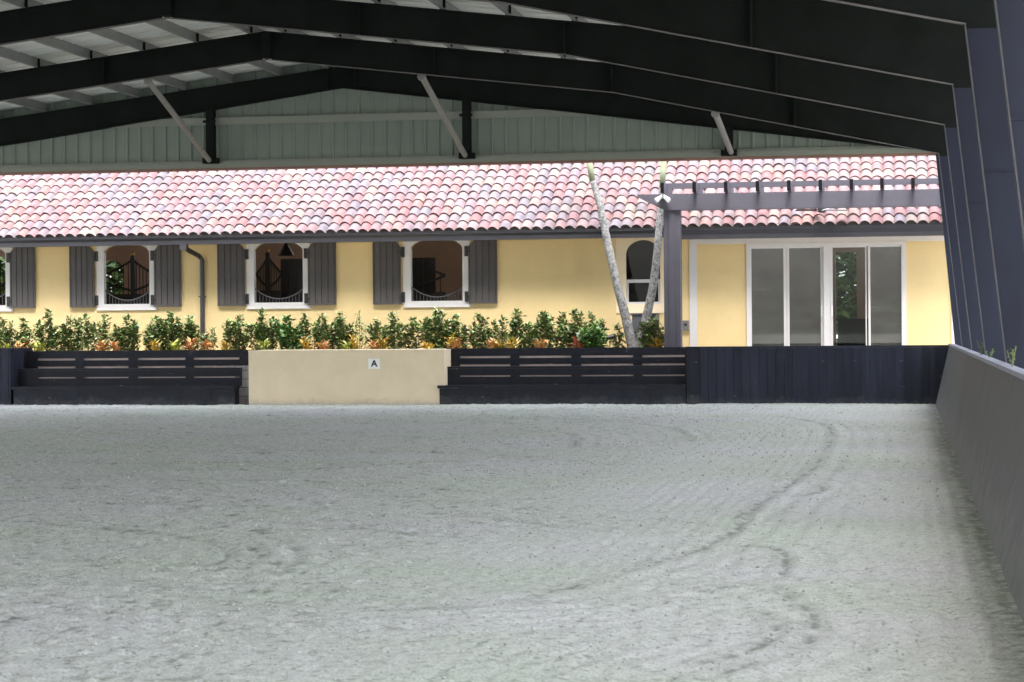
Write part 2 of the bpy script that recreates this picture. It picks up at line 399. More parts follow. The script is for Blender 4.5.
def make_sand():
    TRACKS.extend([[(0,462),(150,463),(300,460)],[(180,470),(330,468),(470,462)],[(0,500),(110,502),(230,508)],[(430,512),(520,520),(600,530)],[(0,585),(120,583),(260,590)],[(300,610),(430,606),(560,600)]])
    xs = np.concatenate([np.arange(-26.4,-22,.4), np.arange(-22,.85,.026)])
    ys = [-12.0]
    while ys[-1] < 8.8: ys.append(ys[-1]+.6)
    while ys[-1] < YE+.02: ys.append(ys[-1]+max(.025, .0025*ys[-1]))
    ys = np.array(ys); ys[-1] = YE+.02
    X, Y = np.meshgrid(xs, ys)
    Z = .03*(vnoise(X*.35, Y*.35)-.5) + .016*(vnoise(X*1.3+9, Y*1.3)-.5)
    edge = seg_dist(X, Y, smooth_path(TRACKS[0]))
    # how churned the sand is: rough in the middle, raked smooth in the lane by the wall
    lane = 1/(1+np.exp(-(X+3.6+.6*(vnoise(X*.2, Y*.2)-.5)*4)*2.2))
    rough = (1-lane)*.9+.22
    a = vnoise(X*3.1, Y*3.1); b = vnoise(X*7.3+31, Y*7.3); c = vnoise(X*15.1, Y*15.1+17)
    e_ = vnoise(X*17.0+5, Y*17.0)
    Z += rough*(.002*(a-.5) + .005*(b-.5) + .013*(c-.5) + .014*(e_-.5))
    cl = np.clip(vnoise(X*11+50, Y*9+3)*.6+vnoise(X*19+5, Y*17+8)*.4-.60, 0, 1)
    Z += rough*cl*.055
    # scooped hoof prints
    Z -= rough*.009*np.clip(vnoise(X*2.2+77, Y*2.2+5)-.62, 0, 1)*2.2
    # harrow lines, along the wall in the lane, crosswise in the middle
    wob = .15*vnoise(X*.4, Y*.4)
    Z += lane*.0034*np.sin((X+.12*wob)*2*np.pi/.135)*(.3+vnoise(X*.8, Y*.3)) + lane*.006*(vnoise(X*16, Y*7+3)-.5)
    cross = np.sin((Y+1.1*vnoise(X*.12, Y*.12)+.00*X)*2*np.pi/.42)
    Z += (1-lane)*.007*cross*np.clip(vnoise(X*.25+3, Y*.5)-.15, 0, 1)
    sand_dark = np.zeros_like(Z)
    for i, t in enumerate(TRACKS):
        d = edge if i == 0 else seg_dist(X, Y, smooth_path(t))
        w = .045 if i != 0 else .055
        br = np.clip(vnoise(X*2.0+i*7, Y*2.0)*2.2-.5, 0, 1)
        Z -= .011*np.exp(-(d/w)**2)*br*(.4+1.1*vnoise(X*14+2,Y*12))
        Z += .014*np.exp(-((d-.11)/.05)**2)*br*np.clip(vnoise(X*13,Y*11)*2-.4,0,1.2)
        sand_dark = np.maximum(sand_dark, .75*np.exp(-(d/(w*.85))**2)*np.clip(br+.35,0,1)*np.clip(vnoise(X*15, Y*13)*2.6-.6,0,1))
        sand_dark = np.maximum(sand_dark, .24*np.clip(np.sin(d*2*np.pi/.27),0,1)*np.exp(-d/.75)*(.4+vnoise(X*5,Y*5)))
        if i in (1,2,3): Z += .006*np.sin(d*2*np.pi/.22)*np.exp(-d/.6)
        for k in (1,2,3,4):
            Z -= .007*np.exp(-((d-.27*k)/.05)**2)*(.5 if i in (10,11,12,13) else 1)
    # darker, greenish strip of trodden sand at the foot of the wall
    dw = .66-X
    sand_dark = np.maximum(sand_dark, np.clip(1.0-dw/(.16+.40*vnoise(X*1.5, Y*1.1)), 0, 1)*np.clip(vnoise(X*21, Y*17)*1.6-.25, 0, 1)*.8)
    sand_dark = np.clip(sand_dark+.38*np.clip(vnoise(X*17+3, Y*13)*vnoise(X*6.1, Y*6.1+9)-.42, 0, 1)*4.5*rough, 0, 1)
    Z += .03*np.exp(-((YE-Y)/.5)**2) - .0*X
    Z = Z-.01
    n, k = X.shape
    co = np.stack([X, Y, Z], -1).reshape(-1, 3).astype(np.float32)
    idx = np.arange(n*k).reshape(n, k)
    q = np.stack([idx[:-1,:-1], idx[:-1,1:], idx[1:,1:], idx[1:,:-1]], -1).reshape(-1, 4).astype(np.int32)
    me = bpy.data.meshes.new('arena_sand')
    me.vertices.add(len(co)); me.vertices.foreach_set('co', co.ravel())
    me.loops.add(q.size); me.loops.foreach_set('vertex_index', q.ravel())
    me.polygons.add(len(q)); me.polygons.foreach_set('loop_start', np.arange(0, q.size, 4, dtype=np.int32))
    me.update(calc_edges=True)
    me.polygons.foreach_set('use_smooth', np.ones(len(q), dtype=bool))
    at_ = me.attributes.new('sand_dark', 'FLOAT', 'POINT'); at_.data.foreach_set('value', sand_dark.ravel().astype(np.float32))
    me.materials.append(M['sand'])
    o = bpy.data.objects.new('arena_sand', me); COL.objects.link(o); o['kind'] = 'structure'
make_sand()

def make_clods():
    rs = np.random.RandomState(3); mb = MB()
    base = np.array([(1,0,0),(0,1,0),(-1,0,0),(0,-1,0),(0,0,.8),(0,0,-.6)], float)
    fs = [(0,1,4),(1,2,4),(2,3,4),(3,0,4),(1,0,5),(2,1,5),(3,2,5),(0,3,5)]
    n = 0
    while n < 24000:
        y = 9.5+39*rs.rand()**1.15; x = -21+21.4*rs.rand()
        if x < -.42*y-1: continue
        d = vnoise(np.array([x*.5]), np.array([y*.5]))[0]
        p = (.35 if x > -3 else .9)*(d*d*2.2)
        if rs.rand() > p: continue
        s = .004+.013*rs.rand()**3.5
        mb.add([(x+s*b[0]*(.7+.6*rs.rand()), y+s*b[1]*(.7+.6*rs.rand()), .002+s*b[2]*(.7+.5*rs.rand())) for b in base], fs); n += 1
    o = part('sand_clods', mb, M['clod']); tag(o, 'dark crumbs of damp sand scattered over the grey arena footing', 'sand clods', kind='stuff')
make_clods()

# terrace behind the end wall
ZT = 1.05
YW = 52.0
def struct(name, mb, m): o = part(name, mb, m); o['kind'] = 'structure'; return o
YB = YE+1.62          # back of the benches, start of the bed
XR0 = gx(686, YE)     # right bench / plank wall joint
struct('terrace', MB().box(XR0+.02, 14, YE+.34, YW-.02, -.15, ZT), M['terrace'])
struct('planting_bed', MB().box(-30, XR0, YB, YW-.02, -.15, ZT+.05), M['soil'])
struct('lawn', MB().add([(-60,60.0,.9),(40,60.0,.9),(40,140,.9),(-60,140,.9)], [(0,1,2,3)]), M['lawn'])

# ------------------------------------------------------------------ covered arena
XC, XHR = -12.42, .68
ZR, DEP, SL = 7.11, .53, .1208
BAY, Y0 = 6.021, .0436
ZH = 4.956
hall = thing('riding_hall', 'open sided steel riding hall with black rafters, pale roof lining and green gable siding', 'riding hall', (XC, 24, 0))
XM = 6.9
def zbot(dx):   # underside of the rafter at dx from the ridge
    if dx <= XM: return ZR-SL*dx
    z1 = ZR-SL*XM; return z1+(ZH-z1)*(dx-XM)/((XHR-XC)-XM)
HS = XHR-XC
XOUT = HS+1.25
def ztop(dx): return ZR+DEP-SL*dx
pur_dx = [.35+1.12*i for i in range(13)]
def frame(Y):
    fr = part('steel_frame', MB().box(XC-.09, XC+.09, Y-.12, Y+.12, ZR+.02, ZR+DEP-.02), M['beam'], hall)   # ridge splice plate
    for s in (-1, 1):
        X = lambda dx: XC+s*dx
        w = MB(); ks = [.09, 3.5, XM, 8.8, 11, HS]
        poly = [(X(d), zbot(d)) for d in ks]+[(X(HS+.012), 4.905), (X(XOUT), 4.905), (X(XOUT), ztop(XOUT))]+[(X(d), ztop(d)) for d in reversed(ks)]
        if s < 0: poly = poly[::-1]
        w.prism_y(poly, Y-.012, Y+.012)
        w.box(X(XM)-.014, X(XM)+.014, Y-.11, Y+.11, zbot(XM)+.01, ztop(XM)-.01)
        w.box(X(3.4)-.014, X(3.4)+.014, Y-.11, Y+.11, zbot(3.4)+.01, ztop(3.4)-.01)
        w.box(X(10.4)-.014, X(10.4)+.014, Y-.11, Y+.11, zbot(10.4)+.01, ztop(10.4)-.01)
        for d in pur_dx: w.box(X(d)-.05, X(d)+.05, Y-.006, Y+.006, ztop(d)-.02, ztop(d)+.20)
        for zz_ in (.10,.26,.42): w.box(X(XM)-.03, X(XM)+.03, Y-.125, Y-.111, zbot(XM)+zz_, zbot(XM)+zz_+.04)
        ra = part('rafter', w, M['beam'], fr)
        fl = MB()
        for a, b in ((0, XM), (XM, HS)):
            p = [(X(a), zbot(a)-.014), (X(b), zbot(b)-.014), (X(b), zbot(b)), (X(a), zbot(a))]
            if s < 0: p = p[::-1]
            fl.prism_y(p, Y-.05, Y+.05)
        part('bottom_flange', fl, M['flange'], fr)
        tp = MB(); p = [(X(0), ztop(0)), (X(XOUT), ztop(XOUT)), (X(XOUT), ztop(XOUT)+.016), (X(0), ztop(0)+.016)]
        if s < 0: p = p[::-1]
        tp.prism_y(p, Y-.12, Y+.12); part('top_flange', tp, M['beam'], fr)
        # column: tapered box, leaning inner face
        def xin(z): return HS+.0+(ZH-z)*.112
        c = MB()
        for za, zb in ((0, 3.36), (3.378, 4.901)):
            pts = [(X(xin(za)), za), (X(XOUT), za), (X(XOUT), zb)]
            pts += [(X(xin(zb)), zb)]
            if s < 0: pts = pts[::-1]
            c.prism_y(pts, Y-.016, Y+.016)
        c.prism_y([(X(xin(3.36)), 3.36), (X(XOUT), 3.36), (X(XOUT), 3.378), (X(xin(3.378)), 3.378)][::s], Y-.03, Y+.03)
        part('column', c, M['column'], fr)
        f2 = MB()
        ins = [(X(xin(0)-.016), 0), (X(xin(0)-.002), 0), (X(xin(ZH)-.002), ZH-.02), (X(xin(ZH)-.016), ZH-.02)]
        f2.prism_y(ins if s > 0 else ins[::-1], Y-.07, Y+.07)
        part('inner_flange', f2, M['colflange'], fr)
        f3 = MB(); f3.box(X(XOUT), X(XOUT+.02), Y-.125, Y+.125, 0, ztop(XOUT)-.005); part('outer_flange', f3, M['column'], fr)
    return fr
for n in (3,4,5,6,7): frame(Y0+n*BAY)
# purlins along the roof, each one a part
Y8 = Y0+8*BAY
for s in (-1, 1):
    for dx in pur_dx:
        if dx > XOUT: continue
        z = ztop(dx)+.018; x = XC+s*dx
        p = MB(); sl = -SL*s
        # Z section: web and two lips
        p.box(x-.0035, x+.0035, -16, Y8+.02, z, z+.21)
        p.box(x+.0035, x+.075, -16, Y8+.02, z, z+.006)
        p.box(x-.075, x-.0035, -16, Y8+.02, z+.196, z+.202)
        part('purlin', p, M['purlin'], hall)
# roof lining: ribbed sheet
rs_ = MB()
def roof_profile(s):
    pts = []; 
    return pts
for s in (-1, 1):
    a = MB(); zo = .018+.214
    x0, x1 = XC, XC+s*(XOUT+.5)
    ya, yb = -16, Y8+.25
    z0, z1 = ztop(0)+zo, ztop(XOUT+.5)+zo
    p = [(x0, z0), (x1, z1), (x1, z1+.05), (x0, z0+.05)]
    if s < 0: p = p[::-1]
    a.prism_y(p, ya, yb)
    # underside ribs of the lining sheets
    y = ya+.2
    while y < Y8:
        q = [(x0, z0-.014), (x1, z1-.014), (x1, z1-.001), (x0, z0-.001)]
        if s < 0: q = q[::-1]
        a.prism_y(q, y, y+.03); y += .6
    part('roof_sheet', a, M['roofsheet'], hall)
# gable end wall
ZHD = 5.40
g = MB()
gy = Y8+.02
pitch = .305
nx = int((XOUT*2)/pitch)
for i in range(nx):
    x0 = XC-XOUT+i*pitch; x1 = x0+pitch
    zz = lambda x: ztop(abs(x-XC))+.24
    prof = [(x0, 0), (x0+.035, 0), (x0+.055, -.032), (x0+.085, -.032), (x0+.105, 0), (x1, 0)]
    for (xa, ya), (xb, yb) in zip(prof[:-1], prof[1:]):
        g.add([(xa, gy+ya, ZHD+.12), (xb, gy+yb, ZHD+.12), (xb, gy+yb, zz(xb)), (xa, gy+ya, zz(xa))], [(0,1,2,3)])
g.box(XC-XOUT, XC+XOUT, gy+.04, gy+.06, ZHD+.12, ztop(XOUT)+.1)
part('gable_siding', g, M['siding'], hall)
xl, xr = XC-XOUT, XC+XOUT
part('header_trim', MB().box(xl, xr, gy-.10, gy+.10, ZHD+.035, ZHD+.15).box(xl, xr, gy-.075, gy-.055, ZHD+.151, ZHD+.20), M['trim'], hall)
part('drip_edge', MB().box(xl, xr, gy-.06, gy+.12, ZHD-.02, ZHD+.034), M['rust'], hall)
zg = gz(350, 116, Y8-.1)
part('girt', MB().box(xl+1, xr-1, gy-.14, gy-.035, zg-.1, zg+.04).box(xl+1, xr-1, gy-.145, gy-.12, zg-.13, zg-.101), M['trim'], hall)
# end rafter, shallower towards the eaves
ye = Y8-.16
er = MB()
for s in (-1, 1):
    k = [(0, 7.18), (6, gz(597, 115.5, ye)), (HS-.05, gz(905, 151, ye))]
    if s < 0: k = [(0, 7.18), (7.5, gz(0, 141, ye)-.02), (HS-.05, gz(905, 151, ye))]
    p = [(XC+s*d, z) for d, z in k]+[(XC+s*d, ztop(d)+.012) for d, z in reversed(k)]
    if s < 0: p = p[::-1]
    er.prism_y(p, ye-.011, ye+.011)
    for (d0, z0), (d1, z1) in zip(k[:-1], k[1:]):
        q = [(XC+s*d0, z0-.016), (XC+s*d1, z1-.016), (XC+s*d1, z1), (XC+s*d0, z0)]
        if s < 0: q = q[::-1]
        er.prism_y(q, ye-.09, ye+.09)
    er.box(XC+s*.32-.012, XC+s*.32+.012, ye-.08, ye+.08, 7.15, ztop(.3))
part('end_rafter', er, M['beam'], hall)
posts = []
for u, v0, v1 in ((211,100,162),(467,95,157),(729,120,154),(-45,120,166)):
    x = gx(u, ye, 140); zb = gz(u, v1, ye)-.02
    pm = MB(); pm.box(x-.09, x+.09, ye-.10, ye+.09, zb+.11, ztop(abs(x-XC))-.5)
    ep = part('end_post', pm, M['beam'], hall)
    part('base_plate', MB().box(x-.17, x+.17, ye-.13, ye+.10, zb-.02, zb+.109), M['beam'], ep)
    if x > XC-8: part('girt_clip', MB().box(x-.15, x+.15, ye-.12, ye-.101, zg-.09, zg-.03), M['beam'], ep)
Y7 = Y0+7*BAY
for (u0, v0), (u1, v1) in (((147,80),(209,160)),((421,73),(465,155)),((715,110),(731,152))):
    a = at(u0, v0, Y7); b = at(u1, v1, ye-.14)
    a.z = zbot(abs(a.x-XC))-.02
    part('wind_brace', MB().tube([a, b], .062, 10).tube([a+Vector((0,0,-.03)), a+(b-a)*.03], .08, 8), M['brace'], hall, smooth=False)
# end columns at the gable corners
for s in (-1, 1):
    x0 = XC+s*(HS+.02); x1 = XC+s*(XOUT)
    part('corner_column', MB().hexa([(min(x0+s*.5,x1),ye-.1,0),(max(x0+s*.5,x1),ye-.1,0),(max(x0+s*.5,x1),ye+.1,0),(min(x0+s*.5,x1),ye+.1,0),
        (min(x0,x1),ye-.1,5.39),(max(x0,x1),ye-.1,5.39),(max(x0,x1),ye+.1,5.39),(min(x0,x1),ye+.1,5.39)]), M['column'], hall)
# rod bracing and small sag rods under the roof bays
for s, dx in ((-1,3.0),(-1,5.9),(1,1.6),(1,4.6)):
    for n in (5,6):
        x = XC+s*dx; z = ztop(dx)+.03
        part('sag_rod', MB().tube([(x-.55, Y0+(n+.55)*BAY, z+.1+SL*s*.55), (x+.55, Y0+(n+.55)*BAY, z+.1-SL*s*.55)], .012, 6), M['beam'], hall)

# ------------------------------------------------------------------ kick wall along the right side
XB, XT, ZK = .645, .965, 1.27
kw = thing('kick_wall', 'dark grey outward leaning kick wall along the right side of the arena', 'kick wall', (XB+.2, 24, 0))
k = MB()
yy = -12.0; 
seams = [-12, -7.2, -2.4, 2.4, 7.2, 12.0, 16.8, 21.6, 26.4, 31.2, 36.0, 40.8, YE-.02]
for a, b in zip(seams[:-1], seams[1:]):
    k.prism_y([(XB, -.1), (XB+.05, -.1), (XT+.05, ZK), (XT, ZK)], a+.006, b-.006)
part('wall_panel', k, M['kick'], kw)
k = MB(); rr = random.Random(4)
ycap = -12
while ycap < YE-.1:
    y2 = min(ycap+4.8, YE-.02); dz = .0
    k.box(XT-.02, XT+.10, ycap, y2, ZK+.001+dz, ZK+.045+dz); ycap = y2+.004
part('wall_cap', k, M['kickcap'], kw)
k = MB()
for y in np.arange(-11, YE, 2.4):
    k.hexa([(XB+.06,y-.05,-.1),(XT+.2,y-.05,-.1),(XT+.2,y+.05,-.1),(XB+.06,y+.05,-.1),(XT+.056,y-.05,ZK),(XT+.2,y-.05,ZK),(XT+.2,y+.05,ZK),(XT+.056,y+.05,ZK)])
part('wall_stud', k, M['kick'], kw)

# weeds on the wall's top edge
def weed(u, v, h, label, seed):
    r = random.Random(seed)
    Y = {980:30.2, 988:27.4, 1010:21.6}[u]
    x = XT+.06; z = ZK+.045
    t = thing('weed', label, 'weed', (x, Y, z), 'weeds growing on the wall cap')
    f = MB(); st = MB()
    for i in range(4):
        a = r.uniform(0, 6.28); top = Vector((x+.05*math.cos(a), Y+.07*math.sin(a), z+h*r.uniform(.6, 1)))
        st.tube([(x,Y,z-.005), tuple(top)], .004, 5)
        for j in range(5):
            q = Vector((x,Y,z)).lerp(top, .3+.17*j); leaf(f, q, r, .035)
    part('stem', st, M['weed'], t); part('foliage', f, M['weed'], t)

def leaf(mb, p, r, L, up=.5, wid=.42, az=None):
    az = r.uniform(0, 6.283) if az is None else az
    el = r.uniform(-.2, 1.1)*up*2
    d = Vector((math.cos(az)*math.cos(el), math.sin(az)*math.cos(el), math.sin(el)))
    s = d.cross(Vector((0,0,1)))
    if s.length < .05: s = Vector((1,0,0))
    s.normalize(); n = s.cross(d)
    L = L*r.uniform(.75, 1.2); w = L*wid*.5
    tw = r.uniform(-.6, .6); s = (s*math.cos(tw)+n*math.sin(tw))
    a = p; m1 = p+d*L*.5+n*L*.04
    mb.add([a, m1+s*w-n*.1*L, p+d*L-n*L*.12, m1-s*w-n*.1*L, m1], [(0,4,1),(4,2,1),(0,3,4),(4,3,2)])

weed(980, 347, .19, 'tallest small green weed on the grey wall cap, farthest from the viewer', 1)
weed(988, 350, .11, 'low green weed on the grey wall cap, just in front of the tallest one', 2)
weed(1010, 355, .20, 'thin green weed on the grey wall cap nearest the viewer', 3)

# ------------------------------------------------------------------ end wall: plank walls, benches, cream wall
# right plank wall
xa, xb = XR0+.004, .985
zt = 1.285
pw = thing('plank_wall', 'blue black vertical plank wall across the right end of the arena below the sliding doors', 'wall', ((xa+xb)/2, YE, 0))
p = MB(); x = xa+.30; r = random.Random(8)
while x < xb-.02:
    w = min(.185, xb-x); d = r.uniform(0, .007)
    # right edge follows the leaning kick wall
    p.box(x+.003, x+w-.003, YE-d, YE+.03, -.1, zt-.045); x += w
part('plank', p, M['planks'], pw)
part('end_panel', MB().box(xa, xa+.297, YE-.012, YE+.03, -.1, zt+.0), M['bench'], pw)
part('top_rail', MB().box(xa+.3, xb+.02, YE-.03, YE+.12, zt-.044, zt), M['planks'], pw)
part('backing_board', MB().box(xa, xb, YE+.031, YE+.3, -.1, zt-.05), M['bench'], pw)

def bench(uL, uR, label, gapu, ext=0):
    "three-tier bleacher bench between two picture columns on the plane YE"
    x0, x1 = gx(uL, YE, 395), gx(uR, YE, 395); xbase = x1
    t = thing('tiered_bench', label, 'bench', ((x0+x1)/2, YE, 0), 'black stepped benches at the end of the arena')
    d = .40
    z1, z2, z3 = .445, .86, 1.27
    for i, (zb, zt_) in enumerate(((-.1, z1), (z1, z2), (z2, z3))):
        y = YE+i*d; x1 = xbase+i*ext
        if i == 0:
            b = MB(); x = x0; rr = random.Random(int(uL)+3)
            while x < x1-.01:
                w = min(1.6, x1-x); b.box(x, x+w-.004, y, y+.04, zb, zt_-.07); x += w
            part('riser', b, M['bench'], t)
            part('seat', MB().box(x0-.04, x1, y-.03, y+d+.0, zt_-.066, zt_), M['bench'], t)
        else:
            # boards with long horizontal slots between them
            zs = [(zb+.0, zb+.20, 0), (zb+.245, zt_-.05, 0)] if i == 2 else [(zb+.0, zb+.185, 0), (zb+.215, zt_-.05, 0)]
            if i == 2: zs = [(zb+.045, zb+.185, 0), (zb+.235, zt_-.0, 0)]
            b = MB()
            for za, zc, _ in zs: b.box(x0, x1, y, y+.035, za, zc)
            part('backrest_board', b, M['bench'], t)
            if i == 1: part('seat', MB().box(x0-.02, x1, y-.02, y+d, zt_-.046, zt_), M['bench'], t)
            edges = [x0]+[gx(q, y) for q in gapu]+[x1]
            for e0, e1 in zip(edges[0::2], edges[1::2]): part('post', MB().box(e0, e1, y+.004, y+.034, zb+.002, zt_-.054), M['bench'], t)
            part('slot_light_strip', MB().box(x0+.05, x1-.05, y+.105, y+.15, zb+.0, zt_-.06), M['slot_light_strip'], t)  # added strip behind the slots, its pale colour stands for light in the gaps
    part('top_rail', MB().box(x0, x1, YE+2*d+.036, YE+2*d+.3, z3-.045, z3-.004), M['bench'], t)
    part('end_board', MB().box(x0+.03, x0+.07, YE+.045, YE+2*d-.003, -.1, z1-.07).box(xbase-.07, xbase-.03, YE+.045, YE+2*d-.003, -.1, z1-.07), M['bench'], t)
    return t
bench(439.5, 686, 'long black stepped bench with slotted back, right of the cream wall', (459.6,510,519,571,580.7,633,642,684.5))
bench(13.5, 234.5, 'long black stepped bench with slotted back, left of the cream wall', (37,75,83,128,137,185,193,239), .045)

# left plank box, its side returning to the bench back
xq = gx(10.5, YE)
lp = thing('plank_wall', 'short blue black plank wall at the left edge beside the left bench', 'wall', (xq-1.5, YE, 0))
p = MB(); x = xq-5
r = random.Random(5)
while x < xq-.01:
    w = min(.19, xq-x); d = r.uniform(0, .006); p.box(x+.003, x+w-.003, YE-d, YE+.03, -.1, 1.31); x += w
part('plank', p, M['planks'], lp)
p = MB(); y = YE+.031
while y < YE+1.2:
    p.box(xq-.035, xq-r.uniform(0,.006), y+.003, y+.187, -.1, 1.31); y += .19
part('side_plank', p, M['planks'], lp)
part('top_rail', MB().box(xq-5, xq+.02, YE-.02, YE+1.24, 1.311, 1.35), M['planks'], lp)

# cream rendered wall with the letter
xc0, xc1 = gx(248, YE), gx(443.5, YE)
zc = gz(340, 350, YE)
cw = thing('cream_wall', 'plain cream rendered wall panel between the two black benches', 'wall', ((xc0+xc1)/2, YE, 0))
part('wall_face', MB().box(xc0, xc1, YE+.02, YE+1.6, -.1, zc-.03), M['cream'], cw)
part('coping', MB().box(xc0-.006, xc1+.006, YE+.008, YE+1.62, zc-.029, zc), M['cream'], cw)
# grey blocks seen past the bench end
bx0 = gx(234.5, YE+.45)
tag(part('block_wall', MB().box(bx0, xc0-.012, YE+.445, YE+.79, -.1, .90), M['blocks']), 'grey concrete block wall end between the left bench and the cream wall', 'block wall')

# the sign
pc = at(374.2, 363.7, YE+.006)
sg = thing('letter_sign', 'small white square sign with black letter A on the cream wall', 'sign', (pc.x, YE+.018, pc.z))
part('plate', MB().box(pc.x-.137, pc.x+.137, YE+.006, YE+.019, pc.z-.115, pc.z+.115), M['signwhite'], sg)
cu = bpy.data.curves.new('letter_a', 'FONT'); cu.body = 'A'; cu.size = .21; cu.align_x = 'CENTER'; cu.align_y = 'CENTER'; cu.extrude = .002; cu.offset = .006
tmp = bpy.data.objects.new('tmp', cu); COL.objects.link(tmp)
dg = bpy.context.evaluated_depsgraph_get(); me = bpy.data.meshes.new_from_object(tmp.evaluated_get(dg))
bpy.data.objects.remove(tmp)
me.materials.clear(); me.materials.append(M['letter'])
lt = bpy.data.objects.new('letter', me); COL.objects.link(lt); lt.parent = sg
lt.rotation_euler = (math.pi/2, 0, 0); lt.location = (0, -.0155, 0)

# ------------------------------------------------------------------ stable building
ZE = gz(330, 242.5, YW-.65)      # underside of the gutter
st = thing('stable_building', 'long yellow stable with pink tiled roof, grey shutters and white sliding doors', 'stable', (-10, YW, ZT))
XL_, XR_ = -27.0, gx(957, YW)
WT = .13
wins = []
for u0, u1 in ((-40.5, 6.5), (104.5, 150.3), (254.5, 303.7), (411.3, 463.3)):
    wins.append((gx(u0, YW), gx(u1, YW)))
zo = np.mean([gz(127,304.5,YW), gz(279,302.5,YW), gz(437,301,YW)])
zsill = .025+np.mean([gz(127,311.2,YW), gz(279,309.3,YW), gz(437,307.3,YW)])
zspr = np.mean([gz(127,254.5,YW), gz(279,250.5,YW), gz(437,247.5,YW)])
RISE = .25
ZW = ZE+.10    # wall top, behind the gutter
def arch(x0, x1, zs, rise, n=14):
    c = (x0+x1)/2; w = (x1-x0)/2
    return [(c+w*math.cos(math.pi*(1-i/n)), zs+rise*math.sin(math.pi*(1-i/n))**1.1) for i in range(n+1)]
sw0, sw1 = gx(626.7, YW), gx(660.6, YW)
szo, szs = gz(643, 304, YW), gz(643, 253, YW)
dx0, dx1 = gx(747, YW), gx(906.5, YW)
dzt = gz(826, 242.5, YW)
wm = MB()
ops = [(a, b, zo, zspr, RISE) for a, b in wins]+[(sw0, sw1, szo, szs, .31)]
x = XL_
def wall_above(a, b, zs, rise, ztp):
    A = arch(a, b, zs, rise)
    poly = A+[(b, ztp), (a, ztp)]     # right-to-left along the top
    wm_poly = poly
    # quads column by column keep the fill clean
    for (xa_, za), (xb_, zb) in zip(A[:-1], A[1:]):
        wm.hexa([(xa_,YW,za),(xb_,YW,zb),(xb_,YW+WT,zb),(xa_,YW+WT,za),(xa_,YW,ztp),(xb_,YW,ztp),(xb_,YW+WT,ztp),(xa_,YW+WT,ztp)])
for a, b, z0, zs, rise in ops:
    wm.box(x, a, YW, YW+WT, ZT, ZW)
    wm.box(a, b, YW, YW+WT, ZT, z0)
    wall_above(a, b, zs, rise, max(ZW, zs+rise+.03))
    x = b
wm.box(x, dx0, YW, YW+WT, ZT, ZW); wm.box(dx0, dx1, YW, YW+WT, dzt, ZW); wm.box(dx1, XR_, YW, YW+WT, ZT, ZW)
wm.box(dx0, dx1, YW, YW+WT, ZT, ZT+.06)
# side walls and back wall with arched openings
YBK = YW+5.2
wm.box(XR_-WT, XR_, YW+WT+.002, YBK, ZT, ZW); wm.box(XL_, XL_+WT, YW+WT+.002, YBK, ZT, ZW)
part('wall', wm, M['yellow'], st)
bk = MB(); back_ops = [(gx(-22, YBK), gx(8, YBK), gz(0,300,YBK)-.1, gz(0,266,YBK)), (gx(100, YBK), gx(124.5, YBK), gz(110,303,YBK)-.2, gz(110,272,YBK)),
   (gx(836, YBK), gx(857, YBK), ZT+.1, gz(846,252,YBK))]
x = XL_+WT+.002
for i, (a, b, z0, zs) in enumerate(back_ops):
    bk.box(x, a, YBK, YBK+.2, ZT, 4.12); bk.box(a, b, YBK, YBK+.2, ZT, z0)  # wall stops short of the ceiling: unseen gap added to light the interior
    if i < 2:
        A = arch(a, b, zs, .33)
        for (xa_, za), (xb_, zb) in zip(A[:-1], A[1:]):
            bk.hexa([(xa_,YBK,za),(xb_,YBK,zb),(xb_,YBK+.2,zb),(xa_,YBK+.2,za),(xa_,YBK,4.12),(xb_,YBK,4.12),(xb_,YBK+.2,4.12),(xa_,YBK+.2,4.12)])
    else: bk.box(a, b, YBK, YBK+.2, zs, 4.12)
    x = b
bk.box(x, XR_-WT-.002, YBK, YBK+.2, ZT, 4.12)
part('back_wall', bk, M['interior'], st)
part('interior_floor', MB().box(XL_+.25, XR_-.25, YW+WT+.01, YBK-.01, ZT-.05, ZT), M['interior'], st)
part('interior_ceiling', MB().prism_x([(YW+.25,4.20),(YBK+.2,4.86),(YBK+.2,4.90),(YW+.25,4.24)], XL_, XR_), M['interior'], st)
xd = gx(600, YW+2)
part('dividing_wall', MB().box(gx(690,YW)-.9, gx(690,YW)-.75, YW+WT+.01, YBK-.01, ZT, 4.19), M['interior'], st)
part('soffit', MB().box(XL_-.3, XR_+.4, YW-.60, YW+WT+.0, ZW+.001, ZW+.03), M['yellow'], st)

# tiled roof
def make_tiles():
    mb = MB()
    TW, EX = .264, .40
    ang = R(29.5); ca, sa = math.cos(ang), math.sin(ang)
    y0, z0 = YW-.72, ZE+.205
    rows = 19; ncol = int((XR_+.5-(XL_-.4))/TW)
    rr = random.Random(2)
    NS = 9
    for j in range(rows):
        for i in range(ncol):
            xs = XL_-.4+i*TW+rr.uniform(-.008,.008)
            pts_f = []; pts_b = []
            lift = rr.uniform(0, .011)
            dy = rr.uniform(-.014,.014)
            for k in range(NS+1):
                t = k/NS
                # high barrel about 60 % of the width, shallow pan for the rest
                q_ = min(1, abs(2*t/.94-1)); h = .088*(1-q_**2)**.80 if t < .94 else -.004
                xx = xs+t*TW*1.01
                def P(dist, hh):
                    return (xx, y0+dy+dist*ca-hh*sa, z0+dist*sa+hh*ca)
                pts_f.append((P(j*EX-.02, h+.038+lift), P(j*EX-.02, h+.022+lift)))
                pts_b.append(P((j+1)*EX+.05, h+lift*.3))
            vs = [a for a, b in pts_f]+[b for a, b in pts_f]+pts_b
            n = NS+1; fs = []
            for k in range(NS):
                fs.append((k, k+1, 2*n+k+1, 2*n+k))          # top
                fs.append((n+k, n+k+1, k+1, k))              # lip
            mb.add(vs, fs)
    return mb
roof = part('roof', make_tiles(), M['tile'], st, smooth=False)
